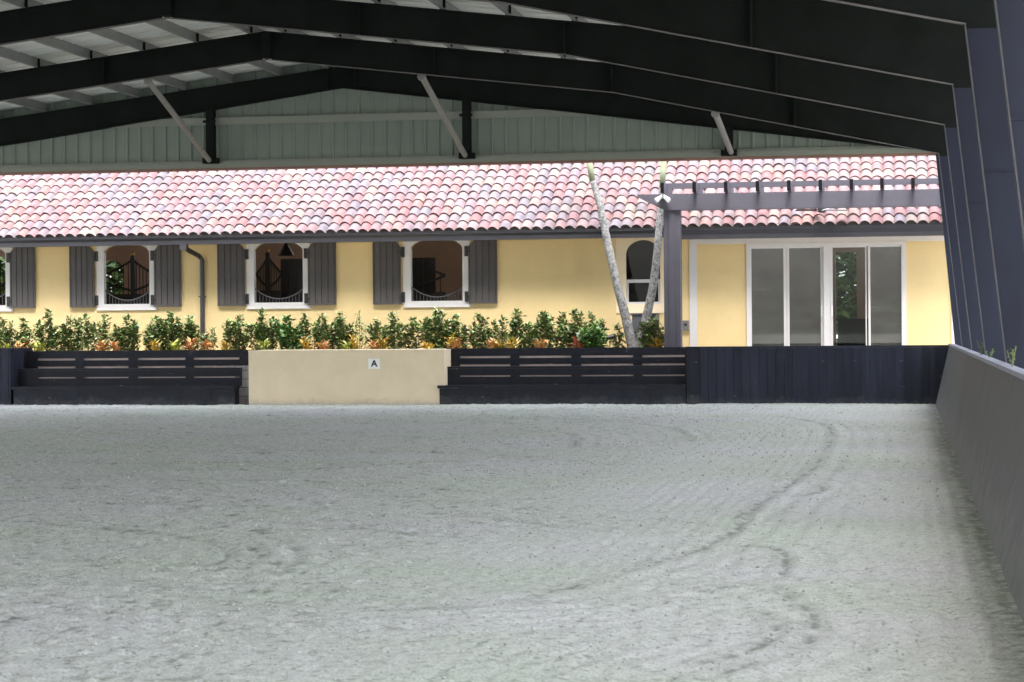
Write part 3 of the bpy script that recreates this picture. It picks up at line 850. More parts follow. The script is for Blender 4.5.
for pl in roof.data.polygons: pl.use_smooth = True
try:
    roof.data.set_sharp_from_angle(angle=R(50))
except Exception: pass
ang = R(29.5); y0, z0 = YW-.72, ZE+.195
Lr = 19*.40
part('roof_deck', MB().prism_x([(y0,z0-.06),(y0,z0-.01),(y0+Lr*math.cos(ang),z0+Lr*math.sin(ang)-.01),(y0+Lr*math.cos(ang),z0+Lr*math.sin(ang)-.06)], XL_-.4, XR_+.42), M['underlay'], st)
part('eave_closure', MB().box(XL_-.38, XR_+.40, y0+.035, y0+.055, z0-.05, z0+.095), M['mortar'], st)
# rear slope so that the roof is a whole
yr, zr = y0+Lr*math.cos(ang), z0+Lr*math.sin(ang)
part('rear_roof', MB().prism_x([(yr,zr-.06),(yr,zr),(yr+1.0,zr-.56),(yr+1.0,zr-.62)], XL_-.4, XR_+.42), M['underlay'], st)
# gutters
xj = gx(682, YW-.65)
gt = MB()
GP = [(-.78,.20),(-.78,.165),(-.745,.10),(-.735,.0),(-.62,.0),(-.60,.20)]
gt.prism_x([(YW+a, ZE+b) for a, b in GP], XL_-.4, xj)
gt.prism_x([(YW+a, ZE+b-.055+(.055 if b > .15 else 0)) for a, b in GP], xj+.003, XR_+.42)
gt.box(XL_-.4, XR_+.42, YW-.79, YW-.70, ZE+.2005, ZE+.212)
part('gutter', gt, M['gutter'], st)
# downspout
a = at(184, 246, YW-.66); b = at(202, 257.5, YW-.07)
ds = MB().tube([(a.x, YW-.66, ZE+.02), (a.x, YW-.66, ZE-.08)], .065, 4)
ds.tube([(a.x, YW-.66, ZE-.05), (a.x+.06, YW-.6, ZE-.12), (b.x-.06, YW-.12, b.z+.04), (b.x, YW-.07, b.z-.06), (b.x, YW-.07, ZT+.1)], .06, 8)
ds.box(a.x-.08, a.x+.08, YW-.74, YW-.58, ZE-.13, ZE+.004)
ds.box(b.x-.08, b.x+.08, YW-.13, YW-.003, 2.55, 2.58)
part('downspout', ds, M['gutter'], st)
va = at(757.5, 189, YW+1.75)
vp = part('vent_pipe', MB().tube([(va.x, YW+1.75, va.z-.25), (va.x, YW+1.75, va.z+.13)], .085, 10).tube([(va.x, YW+1.75, va.z+.19),(va.x, YW+1.75, va.z+.45)], .095, 10), M['signwhite'], st)
part('collar', MB().tube([(va.x, YW+1.75, va.z+.131),(va.x, YW+1.75, va.z+.189)], .07, 10), M['cabinet'], vp)

# windows with trim, grille, shutters
shut_px = [((-77,-50),(11.2,36.2)), ((70.7,95.3),(155.2,182.2)), ((218.5,245.8),(308.8,337)), ((373.8,401.7),(469.2,498))]
def shutter(x0, x1, z0, z1, hinge_right, parent):
    "boarded shutter; the top corner on the hinge side is cut to the arch"
    y1 = YW-.012; y0 = YW-.060
    W = x1-x0; cz = .17; cx = .15
    def top(x):
        d = (x1-x) if hinge_right else (x-x0)
        return z1-cz*(1-min(1, d/cx))**1.4 if d < cx else z1
    n = 5; mb = MB()
    def slab(a, b, za, ya, yb):
        xs = sorted(set([a, b]+[q for q in (x0+cx*.5, x0+cx, x1-cx, x1-cx*.5) if a < q < b]))
        poly = [(a, za), (b, za)]+[(q, top(q)) for q in reversed(xs)]
        mb.prism_y(poly, ya, yb)
    slab(x0+.004, x1-.004, z0+.004, y0+.022, y1)
    e = .035
    gw = (W-2*e)/4
    for i in range(4):
        a = x0+e+i*gw; slab(a+.013, a+gw-.013, z0+.03, y0+.006, y0+.0215)
    slab(x0, x0+e, z0, y0, y0+.0215); slab(x1-e, x1, z0, y0, y0+.0215)
    for zc_ in (z0, z0+(z1-z0)*.47): mb.box(x0+e+.001, x1-e-.001, y0-.012, y0+.0215, zc_, zc_+.05)
    s = part('shutter', mb, M['shutter'], parent)
    hx = x1 if hinge_right else x0; sg_ = 1 if hinge_right else -1
    for zc_ in (z0+.17, z1-.27):
        h = MB(); h.box(hx-.05*sg_, hx+.03*sg_, YW-.070, YW-.061, zc_-.014, zc_+.014); h.box(hx+.012*sg_, hx+.095*sg_, YW-.050, YW-.0225, zc_-.125, zc_+.125); h.box(hx+.006*sg_, hx+.03*sg_, YW-.075, YW-.0505, zc_-.10, zc_+.10)
        part('hinge', h, M['iron'], s)
    return s
for wi, ((a, b), ((l0,l1),(r0,r1))) in enumerate(zip(wins, shut_px)):
    fr = MB()
    ja, jb = a-.185, b+.185
    yf = YW-.022
    yi_ = YW+WT+.012; e4 = .005
    fr.box(ja, a+e4, yf, YW-.001, zsill, zspr); fr.box(b-e4, jb, yf, YW-.001, zsill, zspr)
    fr.box(a+.0002, a+e4, YW, yi_, zo+e4, zspr); fr.box(b-e4, b-.0002, YW, yi_, zo+e4, zspr)
    fr.box(a+e4, b-e4, yf-.004, YW-.001, zsill, zo+e4); fr.box(a+e4, b-e4, YW, yi_, zo+.0002, zo+e4)
    A = arch(a, b, zspr, RISE)
    ztp = ZW-.002
    for (xa_, za), (xb_, zb) in zip(A[:-1], A[1:]):
        if min(za, zb) < ztp: fr.hexa([(xa_,yf,min(za,ztp-.001)),(xb_,yf,min(zb,ztp-.001)),(xb_,YW+.06,min(zb,ztp-.001)),(xa_,YW+.06,min(za,ztp-.001)),(xa_,yf,ztp),(xb_,yf,ztp),(xb_,YW+.06,ztp),(xa_,YW+.06,ztp)])
    fr.box(ja, a, yf, YW+.06, zspr+.001, ztp); fr.box(b, jb, yf, YW+.06, zspr+.001, ztp)
    w = part('window', fr, M['white'], st)
    part('sill', MB().box(ja, jb, yf-.012, YW-.001, zsill-.012, zsill-.001), M['white'], w)
    # yoke grille
    gr = MB(); c = (a+b)/2; hw = (b-a)/2; yg = YW+.06
    zf = lambda x: zo+.10+.25*abs((x-c)/hw)**2.0
    gr.tube([(c+hw*(-1+2*i/20), yg, zf(c+hw*(-1+2*i/20))) for i in range(21)], .016, 6)
    nb = 15
    for i in range(nb):
        xx = a+(b-a)*(i+.5)/nb; gr.tube([(xx, yg, zo-.01), (xx, yg, zf(xx))], .008, 5)
    part('grille', gr, M['grille'], w)
    zs0, zs1 = gz((r0+r1)/2, [0,306.8,305,303.7][wi] if wi else 308.6, YW), None
    zs0 = np.mean([gz(83,308.5,YW), gz(232,305.5,YW), gz(387,303.9,YW)]); zs1 = ZW-.01
    zs1 = np.mean([gz(83,248.0,YW-.05), gz(232,244.0,YW-.05), gz(387,241.8,YW-.05)])+.03
    shutter(gx(l0,YW), gx(l1,YW), zs0, zs1, True, st)
    shutter(gx(r0,YW), gx(r1,YW), zs0, zs1, False, st)

# stall partitions seen through the windows
def partition(u0, upeak, u1, vpeak, vlow, usolid):
    Yp = YW+1.5
    x0, xp, x1 = gx(u0,Yp), gx(upeak,Yp), gx(u1,Yp); zp = gz(upeak, vpeak, Yp); zl = gz(u0, vlow, Yp)
    m = MB(); m.box(xp-.05, xp+.05, Yp-.05, Yp+.05, ZT, zp)
    def curve(xa, xb, za, zb): return [(xa+(xb-xa)*i/10, Yp, za+(zb-za)*(i/10)**1.3) for i in range(11)]
    for xe in (x0, x1):
        pts = [(xp+(xe-xp)*i/12, Yp, zp-.08-(zp-.08-zl)*(i/12)**.8) for i in range(13)]
        m.tube(pts, .03, 6)
        m.tube([(xe, Yp, zl), ((xe+xp)/2, Yp, zl-.22), (xp, Yp, zl-.34)], .03, 6)
        nb = 8
        for i in range(1, nb):
            t = i/nb; xx = xp+(xe-xp)*t; m.tube([(xx, Yp, zl-.6), (xx, Yp, zp-.08-(zp-.08-zl)*t**.8)], .012, 5)
    m.box(x0, x1, Yp-.03, Yp+.03, ZT, zl-.42)
    pp = part('stall_partition', m, M['iron'], st)
    part('finial', MB().ball((xp, Yp, zp+.05), .055), M['brass'], pp, smooth=True)
    if usolid:
        s = MB(); xa_, xb_ = gx(usolid[0],Yp+.6), gx(usolid[1],Yp+.6); n = 6
        for i in range(n): s.box(xa_+(xb_-xa_)*i/n+.004, xa_+(xb_-xa_)*(i+1)/n-.004, Yp+.6, Yp+.64, ZT, gz(usolid[0], usolid[2], Yp+.6))
        part('stall_boards', s, M['darkwood'], st)
partition(96, 133.5, 160, 256, 278, None)
partition(256.5, 268.5, 282, 252.5, 274, (281,330,259))
partition(384, 404, 446, 252, 276, (400,436,258))
partition(-30, -10, 12, 252, 278, (8,40,258))
lm = MB(); pl = at(286, 244, YW+2.2); lm.tube([(pl.x, YW+2.2, 4.44), (pl.x, YW+2.2, pl.z)], .012, 6); lm.lathe((pl.x, YW+2.2, pl.z-.3), [(.20,0),(.21,.02),(.09,.22),(.03,.32)], 14)
part('pendant_lamp', lm, M['iron'], st)

# arched sash window
fr = MB(); yf = YW-.02
oa, ob = gx(616.5, YW), gx(671, YW); zb0 = gz(643, 313, YW)
ztp = ZW-.003
fr.box(oa, sw0, yf, YW+.05, zb0, ztp); fr.box(sw1, ob, yf, YW+.05, zb0, ztp); fr.box(sw0, sw1, yf-.01, YW+.05, zb0, szo)
A = arch(sw0, sw1, szs, .31)
for (xa_, za), (xb_, zb) in zip(A[:-1], A[1:]):
    za2, zb2 = min(za, ztp-.002), min(zb, ztp-.002)
    fr.hexa([(xa_,yf,za2),(xb_,yf,zb2),(xb_,YW+.05,zb2),(xa_,YW+.05,za2),(xa_,yf,ztp),(xb_,yf,ztp),(xb_,YW+.05,ztp),(xa_,YW+.05,ztp)])
sw = part('window', fr, M['cream'], st); sw['label'] = 'narrow arched sash window with dark panes'
zm = gz(643, 281, YW)
fs_ = MB().box(sw0+.001, sw1-.001, YW+.012, YW+.07, zm-.04, zm+.04).box(sw0+.001, sw0+.05, YW+.02, YW+.07, szo+.001, zm-.041).box(sw1-.05, sw1-.001, YW+.02, YW+.07, szo+.001, zm-.041).box(sw0+.051, sw1-.051, YW+.02, YW+.07, szo+.001, szo+.05)
part('sash', fs_, M['white'], sw)
A2 = [(x_, min(z_, ztp)) for x_, z_ in A]
part('pane', MB().prism_y([(sw0, szo), (sw1, szo)]+A2[::-1], YW+.055, YW+.060), M['pane'], sw)

# lounge block: trim and sliding doors
zt1 = gz(826, 239.5, YW)
tx0, tx1 = gx(690, YW), gx(697.5, YW)
part('door_surround', MB().box(tx0, tx1, YW-.03, YW+.0-.001, ZT, dzt+.0).box(tx0, XR_, YW-.03, YW-.001, dzt+.002, ZW-.02), M['white'], st)
part('corner_board', MB().box(gx(951.5, YW), XR_+.03, YW-.035, YW-.001, ZT, dzt).box(XR_+.001, XR_+.03, YW, YW+.2, ZT, dzt), M['white'], st)
dr = MB()
yD = YW-.045
fw = .10
dr.box(dx0, dx0+fw, yD, YW+.15, ZT+.06, dzt); dr.box(dx1-fw, dx1, yD, YW+.15, ZT+.06, dzt); dr.box(dx0+fw+.001, dx1-fw-.001, yD, YW+.15, dzt-.09, dzt)
dr.box(dx0+fw+.001, dx1-fw-.001, yD, YW+.15, ZT+.061, ZT+.10)
door = part('sliding_door', dr, M['white'], st)
pan = [((751,786.5),.0), ((787,823.5),.04), ((830.5,867),.04), ((868.5,902.5),.0)]
stile = {0:(.02,.06), 1:(.06,.06), 2:(.06,.03), 3:(.05,.02)}
zp0, zp1 = ZT+.101, dzt-.091
for i, ((u0,u1),off) in enumerate(pan):
    a, b = gx(u0, YW+off), gx(u1, YW+off); l, r_ = stile[i]; y = YW+.01+off
    f = MB(); f.box(a, a+l, y, y+.038, zp0, zp1); f.box(b-r_, b, y, y+.038, zp0, zp1); f.box(a+l+.0005, b-r_-.0005, y+.002, y+.036, zp1-.03, zp1); f.box(a+l+.0005, b-r_-.0005, y+.002, y+.036, zp0, zp0+.08)
    pn = part('door_panel', f, M['white'], door)
    part('door_glass', MB().box(a+l, b-r_, y+.016, y+.022, zp0+.08, zp1-.03), M['glass' if i == 2 else 'screen'], door)
    if i in (1, 2):
        hx = b-.04 if i == 1 else a+.04
        zh = gz(826, 311, YW)
        part('handle', MB().box(hx-.012, hx+.012, y-.04, y-.028, zh-.13, zh+.13).box(hx-.01, hx+.01, y-.0275, y-.001, zh-.11, zh-.08).box(hx-.01, hx+.01, y-.0275, y-.001, zh+.08, zh+.11), M['signwhite'], door)
cx_ = gx(827, YW)
part('meeting_post', MB().box(gx(823.8,YW)+.001, gx(830.3,YW), YW-.03, YW+.09, zp0, zp1), M['white'], door)
# curtain / furniture hints inside the lounge
yi = YW+2.2
cb = at(846, 330, yi)
part('counter', MB().box(gx(838,yi), gx(905,yi), yi, yi+.6, ZT, ZT+.8).box(gx(836,yi), gx(907,yi), yi-.03, yi+.63, ZT+.801, ZT+.84), M['darkwood'], st)

# intercom on the yellow wall
p0 = at(685.8, 325.5, YW)
ib = thing('intercom', 'small grey metal intercom box on the yellow wall beside the pergola post', 'intercom', (p0.x, YW-.001, p0.z))
part('housing', MB().box(p0.x-.075, p0.x+.075, YW-.05, YW-.001, p0.z-.12, p0.z+.12), M['brace'], ib)
part('button', MB().box(p0.x-.03, p0.x+.03, YW-.058, YW-.0505, p0.z-.01, p0.z+.05), M['iron'], ib)

# ------------------------------------------------------------------ pergola
YP = 49.95
pg = thing('pergola', 'slate purple timber pergola with rafters in front of the sliding doors', 'pergola', (gx(672, YP), YP, ZT))
px0, px1 = gx(664.3, YP), gx(680.8, YP)
zbm0, zbm1 = gz(760, 208.6, YP), gz(760, 192.4, YP)
p = MB().box(px0, px1, YP, YP+(px1-px0), ZT, zbm0-.001)
p.box(px0+.12, px1-.12, YP-.018, YP-.001, ZT, zbm0-.06)
part('post', p, M['pergola'], pg)
xt = gx(638.5, YP)
xe = gx(1010, YP)
zz0 = zbm0; zz1 = zbm1
poly = [(xt+.62, zz0), (xe, zz0), (xe, zz1), (xt, zz1), (xt, zz1-.06)]
part('beam', MB().prism_y(poly, YP-.04, YP+.06), M['pergola'], pg)
part('beam', MB().prism_y(poly, YP+.30, YP+.40), M['pergola'], pg)
part('beam_trim', MB().box(xt+.7, xe, YP-.058, YP-.041, zz0+.0, zz0+.06), M['pergola'], pg)
zrt = gz(760, 181.2, YP-.2)
for u in (663.5,695.5,727,758.7,790,821.5,852.5,883,914,945,976,1007):
    x = gx(u, YP-.25)
    f = MB().prism_x([(YP-.30, zz1+.10), (YP-.12, zz1+.002), (YW-.5, zz1+.002), (YW-.5, zrt+.05), (YP-.30, zrt)], x-.038, x+.038)
    rf = part('rafter', f, M['pergola'], pg)
    part('rafter_end', MB().box(x-.040, x+.040, YP-.325, YP-.301, zz1+.012, zrt+.002), M['pergolad'], rf)
part('blocking', MB().box(gx(663,YP+.35), xe, YP+.42, YP+.48, gz(760,187.2,YP+.42), gz(760,181.6,YP+.42)), M['pergola'], pg)
# far post at the right end, hidden by the hall's columns
part('post', MB().box(xe-.4, xe-.02, YP, YP+.38, ZT, zbm0-.001), M['pergola'], pg)

# floodlight on the beam
fp = at(663, 197, YP-.06)
fl = thing('flood_light', 'white twin headed floodlight on the left end of the pergola beam', 'floodlight', (fp.x, YP-.04, fp.z))
part('base', MB().tube([(fp.x, YP-.041, fp.z+.02), (fp.x, YP-.09, fp.z+.02)], .055, 12), M['lens'], fl)
for s in (-1, 1):
    a = Vector((fp.x, YP-.09, fp.z+.03)); b = a+Vector((s*.15, -.08, -.12))
    part('lamp_head', MB().tube([a, a+(b-a)*.3, b], [.025,.04,.06], 12), M['lens'], fl)

# ceiling fan beneath the pergola
yf_ = YP+1.0
fc = at(822, 211, yf_)
fz = fc.z
fan = thing('ceiling_fan', 'white and grey ceiling fan hanging under the pergola', 'fan', (fc.x, yf_, fz))
part('motor', MB().tube([(fc.x, yf_, zz1), (fc.x, yf_, fz+.08)], .02, 8).lathe((fc.x, yf_, fz-.04), [(.05,0),(.10,.03),(.10,.10),(.04,.13)], 14), M['gutter'], fan)
for i in range(4):
    a = i*math.pi/2+.35; d = Vector((math.cos(a), math.sin(a), 0)); n = Vector((-d.y, d.x, 0)); o = Vector((fc.x, yf_, fz))
    q = [o+d*.12-n*.05, o+d*.62-n*.075, o+d*.62+n*.075, o+d*.12+n*.05]
    up = Vector((0,0,.012)); tl = Vector((0,0,.03))
    part('blade', MB().hexa([q[0],q[1],q[2]+tl,q[3]+tl,q[0]+up,q[1]+up,q[2]+up+tl,q[3]+up+tl]), M['lens' if i % 2 else 'gutter'], fan)

# ------------------------------------------------------------------ palms
def palm(px, label, Yp, seed, zc0):
    r = random.Random(seed)
    pts = [at(u, v, Yp) for u, v, w in px]
    sc_ = F/Yp
    rad = [w*.45/sc_ for u, v, w in px]
    pts[0].z = ZT
    t = thing('palm_tree', label, 'palm tree', tuple(pts[0]))
    # resample
    P = []; RR = []
    for i in range(len(pts)-1):
        for k in range(8):
            q = k/8; P.append(pts[i].lerp(pts[i+1], q)); RR.append(rad[i]+(rad[i+1]-rad[i])*q)
    P.append(pts[-1]); RR.append(rad[-1])
    for it in range(4):
        P = [P[0]]+[(P[i-1]+P[i]*2+P[i+1])/4 for i in range(1, len(P)-1)]+[P[-1]]
    P = [p+Vector((0, .0, 0)) for p in P]
    RR = [q*(1+.015*math.sin(i*2.1)+r.uniform(-.02,.02)) for i, q in enumerate(RR)]
    ks = max(i for i, p in enumerate(P) if p.z < zc0)
    part('trunk', MB().tube(P[:ks+1], RR[:ks+1], 14), M['trunk'], t, smooth=True)
    top = P[-1]+(P[-1]-P[-3]).normalized()*.75
    part('crownshaft', MB().tube([P[ks]+Vector((0,0,-.002)), P[ks]+(top-P[ks])*.3, P[ks]+(top-P[ks])*.75, top], [RR[ks]*1.0, RR[ks]*1.04, RR[ks]*.9, RR[ks]*.6], 12), M['crownshaft'], t, smooth=True)
    cr = MB()
    for i in range(9):
        az = i*2.4+r.uniform(-.3,.3); L = r.uniform(1.2, 1.5)
        rp = []
        for k in range(9):
            q = k/8; rp.append(top+Vector((math.cos(az)*L*q*.75, math.sin(az)*L*q*.75 + .15*q, .25+L*(1.15*q-.85*q*q))))
        cr.tube(rp, [.02-.002*k for k in range(9)], 5)
        for k in range(1, 9):
            for s in (-1, 1):
                for e in range(2):
                    p = rp[k-1].lerp(rp[k], e*.5); d = (rp[k]-rp[k-1]).normalized(); sd = d.cross(Vector((0,0,1))).normalized()*s
                    l = .42*math.sin(math.pi*min(.95, .15+k/9)); tip = p+sd*l*.8+d*l*.5+Vector((0,0,-.06))
                    cr.add([p-d*.015, p+sd*l*.4+d*l*.2+d*.02+Vector((0,0,.03)), tip, p+sd*l*.4+d*l*.3-d*.02], [(0,1,2),(0,2,3)])
    part('crown', cr, M['frond'], t)
palm([(634,349,11.5),(626,318,10.5),(617,285,9.5),(607,240,9),(600,205,8),(594,185,6.8),(591,178,6.6),(588,158,5.5)], 'mottled grey palm trunk leaning left beside the sash window', 50.75, 1, gz(592, 181, 50.75))
palm([(638,349,11),(647,315,10),(653.5,285,9.2),(657.5,250,8.6),(660,215,7.6),(662,190,6.8),(663,183,6.6),(664,158,5.6)], 'mottled grey palm trunk curving up right beside the pergola post', 50.95, 2, gz(662, 188, 50.95))

# slate cabinet behind the palms
ca0, ca1 = gx(632, 51.3), gx(657, 51.3)
cbn = thing('utility_cabinet', 'slate grey louvred utility cabinet behind the two palm trunks', 'cabinet', ((ca0+ca1)/2, 51.3, ZT+.05))
zct = gz(645, 314.5, 51.3)
c = MB().box(ca0, ca1, 51.33, 51.8, ZT+.03, zct)
part('case', c, M['cabinet'], cbn)
c = MB(); n = 9
for i in range(n):
    x0 = ca0+.03+(ca1-ca0-.06)*i/n; c.box(x0+.006, x0+(ca1-ca0-.06)/n-.012, 51.305, 51.329, ZT+.1, zct-.05)
part('louvre', c, M['cabinet'], cbn)
part('lid', MB().box(ca0-.02, ca1+.02, 51.29, 51.82, zct+.001, zct+.03), M['cabinet'], cbn)

# garden spotlight
sp = at(609.8, 337.5, 50.2)
so = thing('garden_spotlight', 'small black garden spotlight among the shrubs left of the palms', 'spotlight', (sp.x, 50.2, ZT+.05))
part('stake', MB().tube([(sp.x, 50.2, ZT), (sp.x, 50.2, sp.z)], .012, 6), M['iron'], so)
part('lamp_head', MB().tube([(sp.x-.06, 50.16, sp.z-.01), (sp.x+.09, 50.22, sp.z+.03)], [.045,.06], 10), M['iron'], so)

# ------------------------------------------------------------------ shrubs
ZB = ZT+.05
def shrub(u, vtop, wpx, dens, Yp, label, bright=False, sparse=False):
    r = random.Random(int(u*13+vtop))
    b = at(u, vtop, Yp); h = b.z-ZB; wpx *= 1.32; W = wpx/(F/Yp)/2
    t = thing('shrub', label, 'shrub', (b.x, Yp, ZB), 'shrubs in the bed along the stable wall')
    f = MB(); st_ = MB()
    ns = max(3, int(wpx/2.9))
    for i in range(ns):
        q = (i+.5)/ns*2-1
        hx = 0 if ns == 1 else q
        hh = h*(1-.22*abs(hx)**1.5)*(r.uniform(.62, 1.0) if i != ns//2 else 1.0)
        base = Vector((b.x+hx*W*.35, Yp+r.uniform(-.12,.12), ZB-.02))
        top = Vector((b.x+hx*W*.85+r.uniform(-.04,.04), Yp+r.uniform(-.22,.22), ZB+hh))
        mid = base.lerp(top, .5)+Vector((hx*.08+r.uniform(-.03,.03), r.uniform(-.05,.05), 0))
        st_.tube([base, mid, top], [.011,.008,.004], 5)
        nl = int((110 if not sparse else 26)*dens*hh/.8)
        for k in range(nl):
            s = r.random()**.72 if not sparse else r.uniform(.25,1)
            p = (base.lerp(mid, s*2) if s < .5 else mid.lerp(top, s*2-1))
            sp_ = .10*(1.15-.6*s)
            p = p+Vector((r.gauss(0,sp_*.6), r.gauss(0,sp_*.7), r.uniform(-.03,.03)))
            p.z = max(p.z, ZB+.03)
            leaf(f, p, r, .112 if not bright else .14, up=.55, wid=.62)
        for k in range(3): leaf(f, top, r, .06, up=.8, wid=.45)
    part('stem', st_, M['stem'], t); part('foliage', f, M['leafb' if bright else 'leaf'], t)
SH = [
 (2,319,15,1,51.0,'loose green shrub at the left edge under the cut off window'),
 (20,319,21,1,51.2,'bushy shrub under the far left shutter, behind an orange croton'),
 (45,310,15,1.1,50.9,'tallest narrow shrub left of the second window, in front of plain wall'),
 (58,326,12,.8,51.2,'low thin shrub just right of the tallest narrow one'),
 (73,317,21,1,51.1,'wide twiggy shrub under the left shutter of the second window'),
 (90,316,11,.8,50.9,'thin upright shrub under the left jamb of the second window'),
 (102,314,10,.8,51.2,'thin spiky shrub under the left part of the second window'),
 (124,316,27,1.25,51.0,'dense rounded shrub under the middle of the second window'),
 (152,318,14,1.1,51.2,'leafy shrub under the right jamb of the second window'),
 (168,313,27,1.3,51.0,'broad dense shrub left of the downspout'),
 (190,317,15,1,51.2,'upright shrub touching the downspout on its left'),
 (209,328,9,.7,50.9,'low thin shrub right of the downspout'),
 (236,315,19,1,51.0,'leafy upright shrub under the left shutter above the bench end'),
 (264,310,25,1.25,51.1,'tall dense shrub under the left half of the third window'),
 (288,317,15,1.1,50.9,'bright leaved shrub under the middle of the third window'),
 (303,314,13,1,51.2,'leaning upright shrub under the right jamb of the third window'),
 (322,315,18,1,51.0,'leafy shrub under the right shutter of the third window'),
 (341,313,20,1.2,51.1,'full shrub just right of the third window, behind yellow crotons'),
 (358,313,14,.8,50.9,'sparse open twigged shrub above the letter sign, between two shutters'),
 (377,320,14,1,51.2,'low shrub under the left shutter of the fourth window'),
 (393,314,17,1.1,51.0,'pointed shrub under the left jamb of the fourth window'),
 (412,319,13,.9,51.2,'loose shrub under the left part of the fourth window'),
 (436,309,25,1.35,50.9,'tallest broad dark shrub under the fourth window'),
 (457,315,18,1.15,51.1,'dense shrub under the right jamb of the fourth window'),
 (479,315,15,1.1,50.9,'full shrub under the right shutter of the fourth window'),
 (493,320,9,1,51.2,'narrow shrub just past the right shutter of the fourth window'),
 (505,318,8,.9,51.0,'narrow twiggy shrub left of the big yellow croton'),
 (517,312,11,1.2,51.1,'tall narrow shrub behind the big yellow croton'),
 (528,324,12,.9,50.9,'low shrub between the yellow and the orange croton'),
 (542,313,20,1.2,51.0,'spreading shrub behind the orange yellow croton on plain wall'),
 (563,314,11,1.2,51.2,'slender dense shrub left of the red croton'),
 (577,311,16,1.2,51.0,'tall shrub behind the red croton'),
 (592,314,17,1.1,51.2,'upright shrub nearest the left palm on its left'),
 (617,326,10,.8,51.1,'thin shrub behind the leaning palm trunk'),
 (652,318,17,1.5,50.6,'dense dark shrub in the fork beside the pergola post'),
]
for u, v, w, d, Yp, lb in SH: shrub(u, v, w, d, Yp, lb, bright=(u in (288,)), sparse=(u == 358))
shrub(593, 326, 22, 1.0, 50.6, 'low bright green big leaved bush in front of the plain wall near the garden spotlight', bright=True)

def croton(u, v, wpx, key, Yp, label):
    r = random.Random(int(u*7+v)); b = at(u, v, Yp); h = b.z-ZB+.06
    t = thing('croton', label, 'croton', (b.x, Yp, ZB), 'coloured crotons in the bed')
    wpx *= 1.25; W = wpx/(F/Yp)/2
    f = MB(); st_ = MB()
    st_.tube([(b.x, Yp, ZB-.02), (b.x, Yp, ZB+h*.6)], .012, 5)
    for i in range(44):
        az = r.uniform(0, 6.28); z = ZB+h*r.uniform(.08,.6)
        p = Vector((b.x+r.gauss(0,W*.28), Yp+r.gauss(0,W*.28), z))
        el = r.uniform(.25, 1.25); d = Vector((math.cos(az)*math.cos(el), math.sin(az)*math.cos(el), math.sin(el)))
        s = d.cross(Vector((0,0,1))).normalized(); n = s.cross(d); L = r.uniform(.16,.27); w = .028+.012*r.random()
        f.add([p, p+d*L*.45+s*w+n*.015, p+d*L-n*.05, p+d*L*.45-s*w+n*.015, p+d*L*.5-n*.005], [(0,4,1),(4,2,1),(0,3,4),(4,3,2)])
    part('stem', st_, M['stem'], t); part('foliage', f, M[key], t)
CR = [
 (19,340,13,'cr_orange',50.4,'orange croton at the far left under the shutter'),
 (38,340,15,'cr_green',50.4,'yellow green croton above the left end of the left bench'),
 (6,343,9,'cr_green',50.4,'low green gold croton at the left edge of the bed'),
 (101,338,12,'cr_orange',50.4,'orange croton under the left jamb of the second window'),
 (114,340,11,'cr_orange',50.5,'pinkish orange croton under the middle of the second window'),
 (155,340,12,'cr_yellow',50.4,'yellow croton under the right jamb of the second window'),
 (175,341,12,'cr_green',50.4,'green gold croton under the broad shrub left of the downspout'),
 (191,334,16,'cr_orange',50.5,'large orange croton left of the downspout'),
 (208,339,12,'cr_orange',50.4,'orange croton at the foot of the downspout'),
 (226,341,11,'cr_yellow',50.4,'pale yellow croton between the downspout and the cream wall'),
 (263,339,14,'cr_green',50.4,'lime yellow croton at the left end of the cream wall'),
 (306,336,12,'cr_yellow',50.4,'golden croton under the right jamb of the third window'),
 (323,340,13,'cr_orange',50.4,'orange green croton above the middle of the cream wall'),
 (347,341,11,'cr_green',50.4,'green gold croton on the cream wall left of the sign'),
 (353,333,9,'cr_yellow',50.5,'bright yellow croton tip high among the shrubs left of the sign'),
 (374,341,10,'cr_orange',50.4,'orange brown croton right above the letter sign'),
 (383,332,8,'cr_yellow',50.5,'small yellow croton just right of and above the sign'),
 (427,342,10,'cr_yellow',50.4,'yellow croton at the right end of the cream wall'),
 (451,329,10,'cr_yellow',50.5,'yellow croton tip high in the broad dark shrub'),
 (456,339,10,'cr_orange',50.4,'orange croton above the left end of the right bench'),
 (491,340,9,'cr_orange',50.4,'pink orange croton under the last right shutter'),
 (498,341,9,'cr_yellow',50.5,'small yellow croton beside the pink orange one'),
 (513,338,15,'cr_yellow',50.4,'big bright yellow croton behind the right bench'),
 (541,339,15,'cr_orange',50.4,'orange yellow croton behind the middle of the right bench'),
 (577,339,12,'cr_red',50.4,'red croton behind the right bench'),
 (657,337,10,'cr_yellow',50.4,'yellow croton between the right palm and the pergola post'),
]
for a in CR: croton(*a)

# ------------------------------------------------------------------ greenery behind the building
def tree(x, y, z0, h, w, label, seed):
    r = random.Random(seed); t = thing('garden_tree', label, 'tree', (x, y, z0), 'trees behind the stable')
    part('trunk', MB().tube([(x,y,z0-.1),(x+.1,y,z0+h*.35),(x,y+.1,z0+h*.7)], [.13,.09,.04], 8), M['stem'], t)
    f = MB()
    for i in range(5200):
        c = Vector((r.gauss(0,.42), r.gauss(0,.42), r.gauss(0,.33)))
        p = Vector((x+c.x*w, y+c.y*w*.6, z0+h*.45+c.z*h))
        if p.z < z0+.02: continue
        leaf(f, p, r, .30, up=.5, wid=.6)
    part('crown', f, M['leaft'], t)
tree(gx(112, 61), 61, .9, 4.6, 2.6, 'leafy green tree seen through the second stable window', 1)
tree(gx(0, 61.5), 61.5, .9, 4.6, 2.6, 'leafy green tree seen through the cut off window at the left edge', 2)
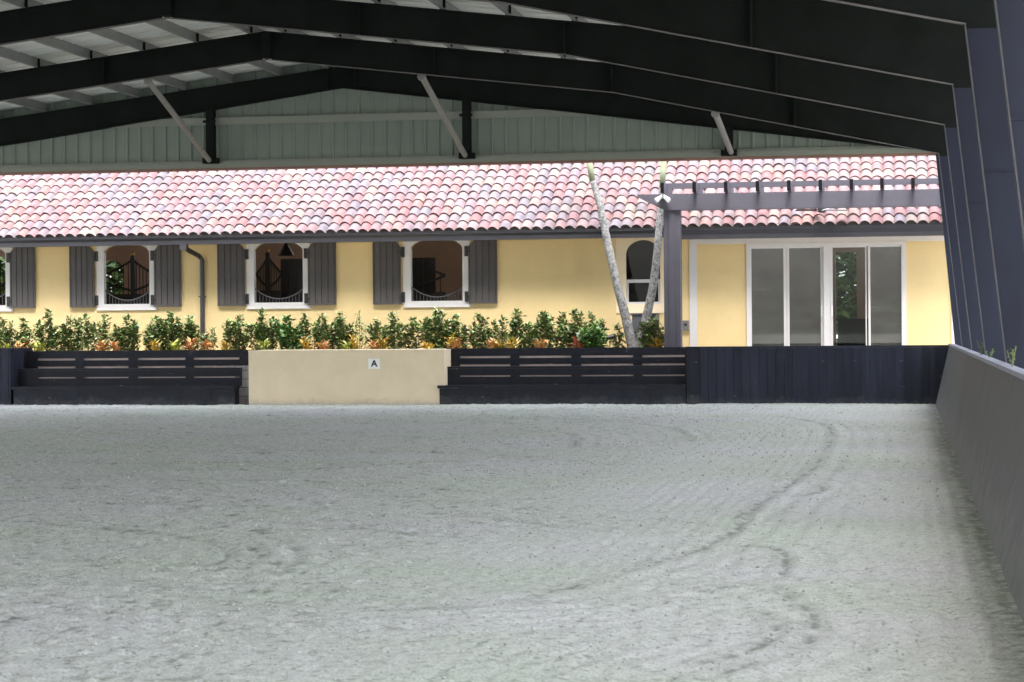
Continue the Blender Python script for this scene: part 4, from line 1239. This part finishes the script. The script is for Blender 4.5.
tree(gx(848, 60.5), 60.5, .9, 5.0, 2.4, 'green tree seen through the open sliding door', 3)

# ------------------------------------------------------------------ light, sky, camera
w = bpy.data.worlds.new('World'); sc.world = w; w.use_nodes = True
nt = w.node_tree; bg = nt.nodes['Background']
sk = nt.nodes.new('ShaderNodeTexSky'); sk.sky_type = 'NISHITA'; sk.sun_disc = False
sdir = Vector((.12, -.62, 1.65)).normalized()
el = math.asin(sdir.z); sk.sun_elevation = el; sk.sun_rotation = math.atan2(sdir.x, sdir.y)
sk.air_density = 1.0; sk.dust_density = 3.0; sk.ozone_density = 1.0
hs = nt.nodes.new('ShaderNodeHueSaturation'); hs.inputs['Saturation'].default_value = .35
nt.links.new(sk.outputs[0], hs.inputs['Color']); nt.links.new(hs.outputs[0], bg.inputs['Color']); bg.inputs['Strength'].default_value = .15
sl = bpy.data.lights.new('sun', 'SUN'); sl.energy = 1.5; sl.angle = R(25); sl.color = (1, .96, .90)
so = bpy.data.objects.new('sun', sl); COL.objects.link(so); so.rotation_euler = sdir.to_track_quat('Z', 'Y').to_euler(); so.location = (0, -20, 60)

cam = bpy.data.cameras.new('camera'); co = bpy.data.objects.new('camera', cam); COL.objects.link(co)
r0 = _ray(0, 0); rx = (_ray(1, 0)-r0); ru = (_ray(0, 1)-r0)
mtx = Matrix((( rx.x, ru.x, -r0.x, 0), (rx.y, ru.y, -r0.y, 0), (rx.z, ru.z, -r0.z, H), (0,0,0,1)))
co.matrix_world = mtx
cam.sensor_fit = 'HORIZONTAL'; cam.sensor_width = 36; cam.lens = 36*F/1024; cam.dof.use_dof = True; cam.dof.focus_distance = 48.0; cam.dof.aperture_fstop = 8.0; cam.clip_start = .1; cam.clip_end = 2000
sc.camera = co
sc.view_settings.view_transform = 'Standard'; sc.view_settings.look = 'None'; sc.view_settings.gamma = 1
sc.view_settings.use_curve_mapping = False
sc.view_settings.exposure = 2.83
sc.render.engine = 'CYCLES'
sc.cycles.use_denoising = True
sc.cycles.max_bounces = 10; sc.cycles.diffuse_bounces = 6; sc.cycles.transparent_max_bounces = 12
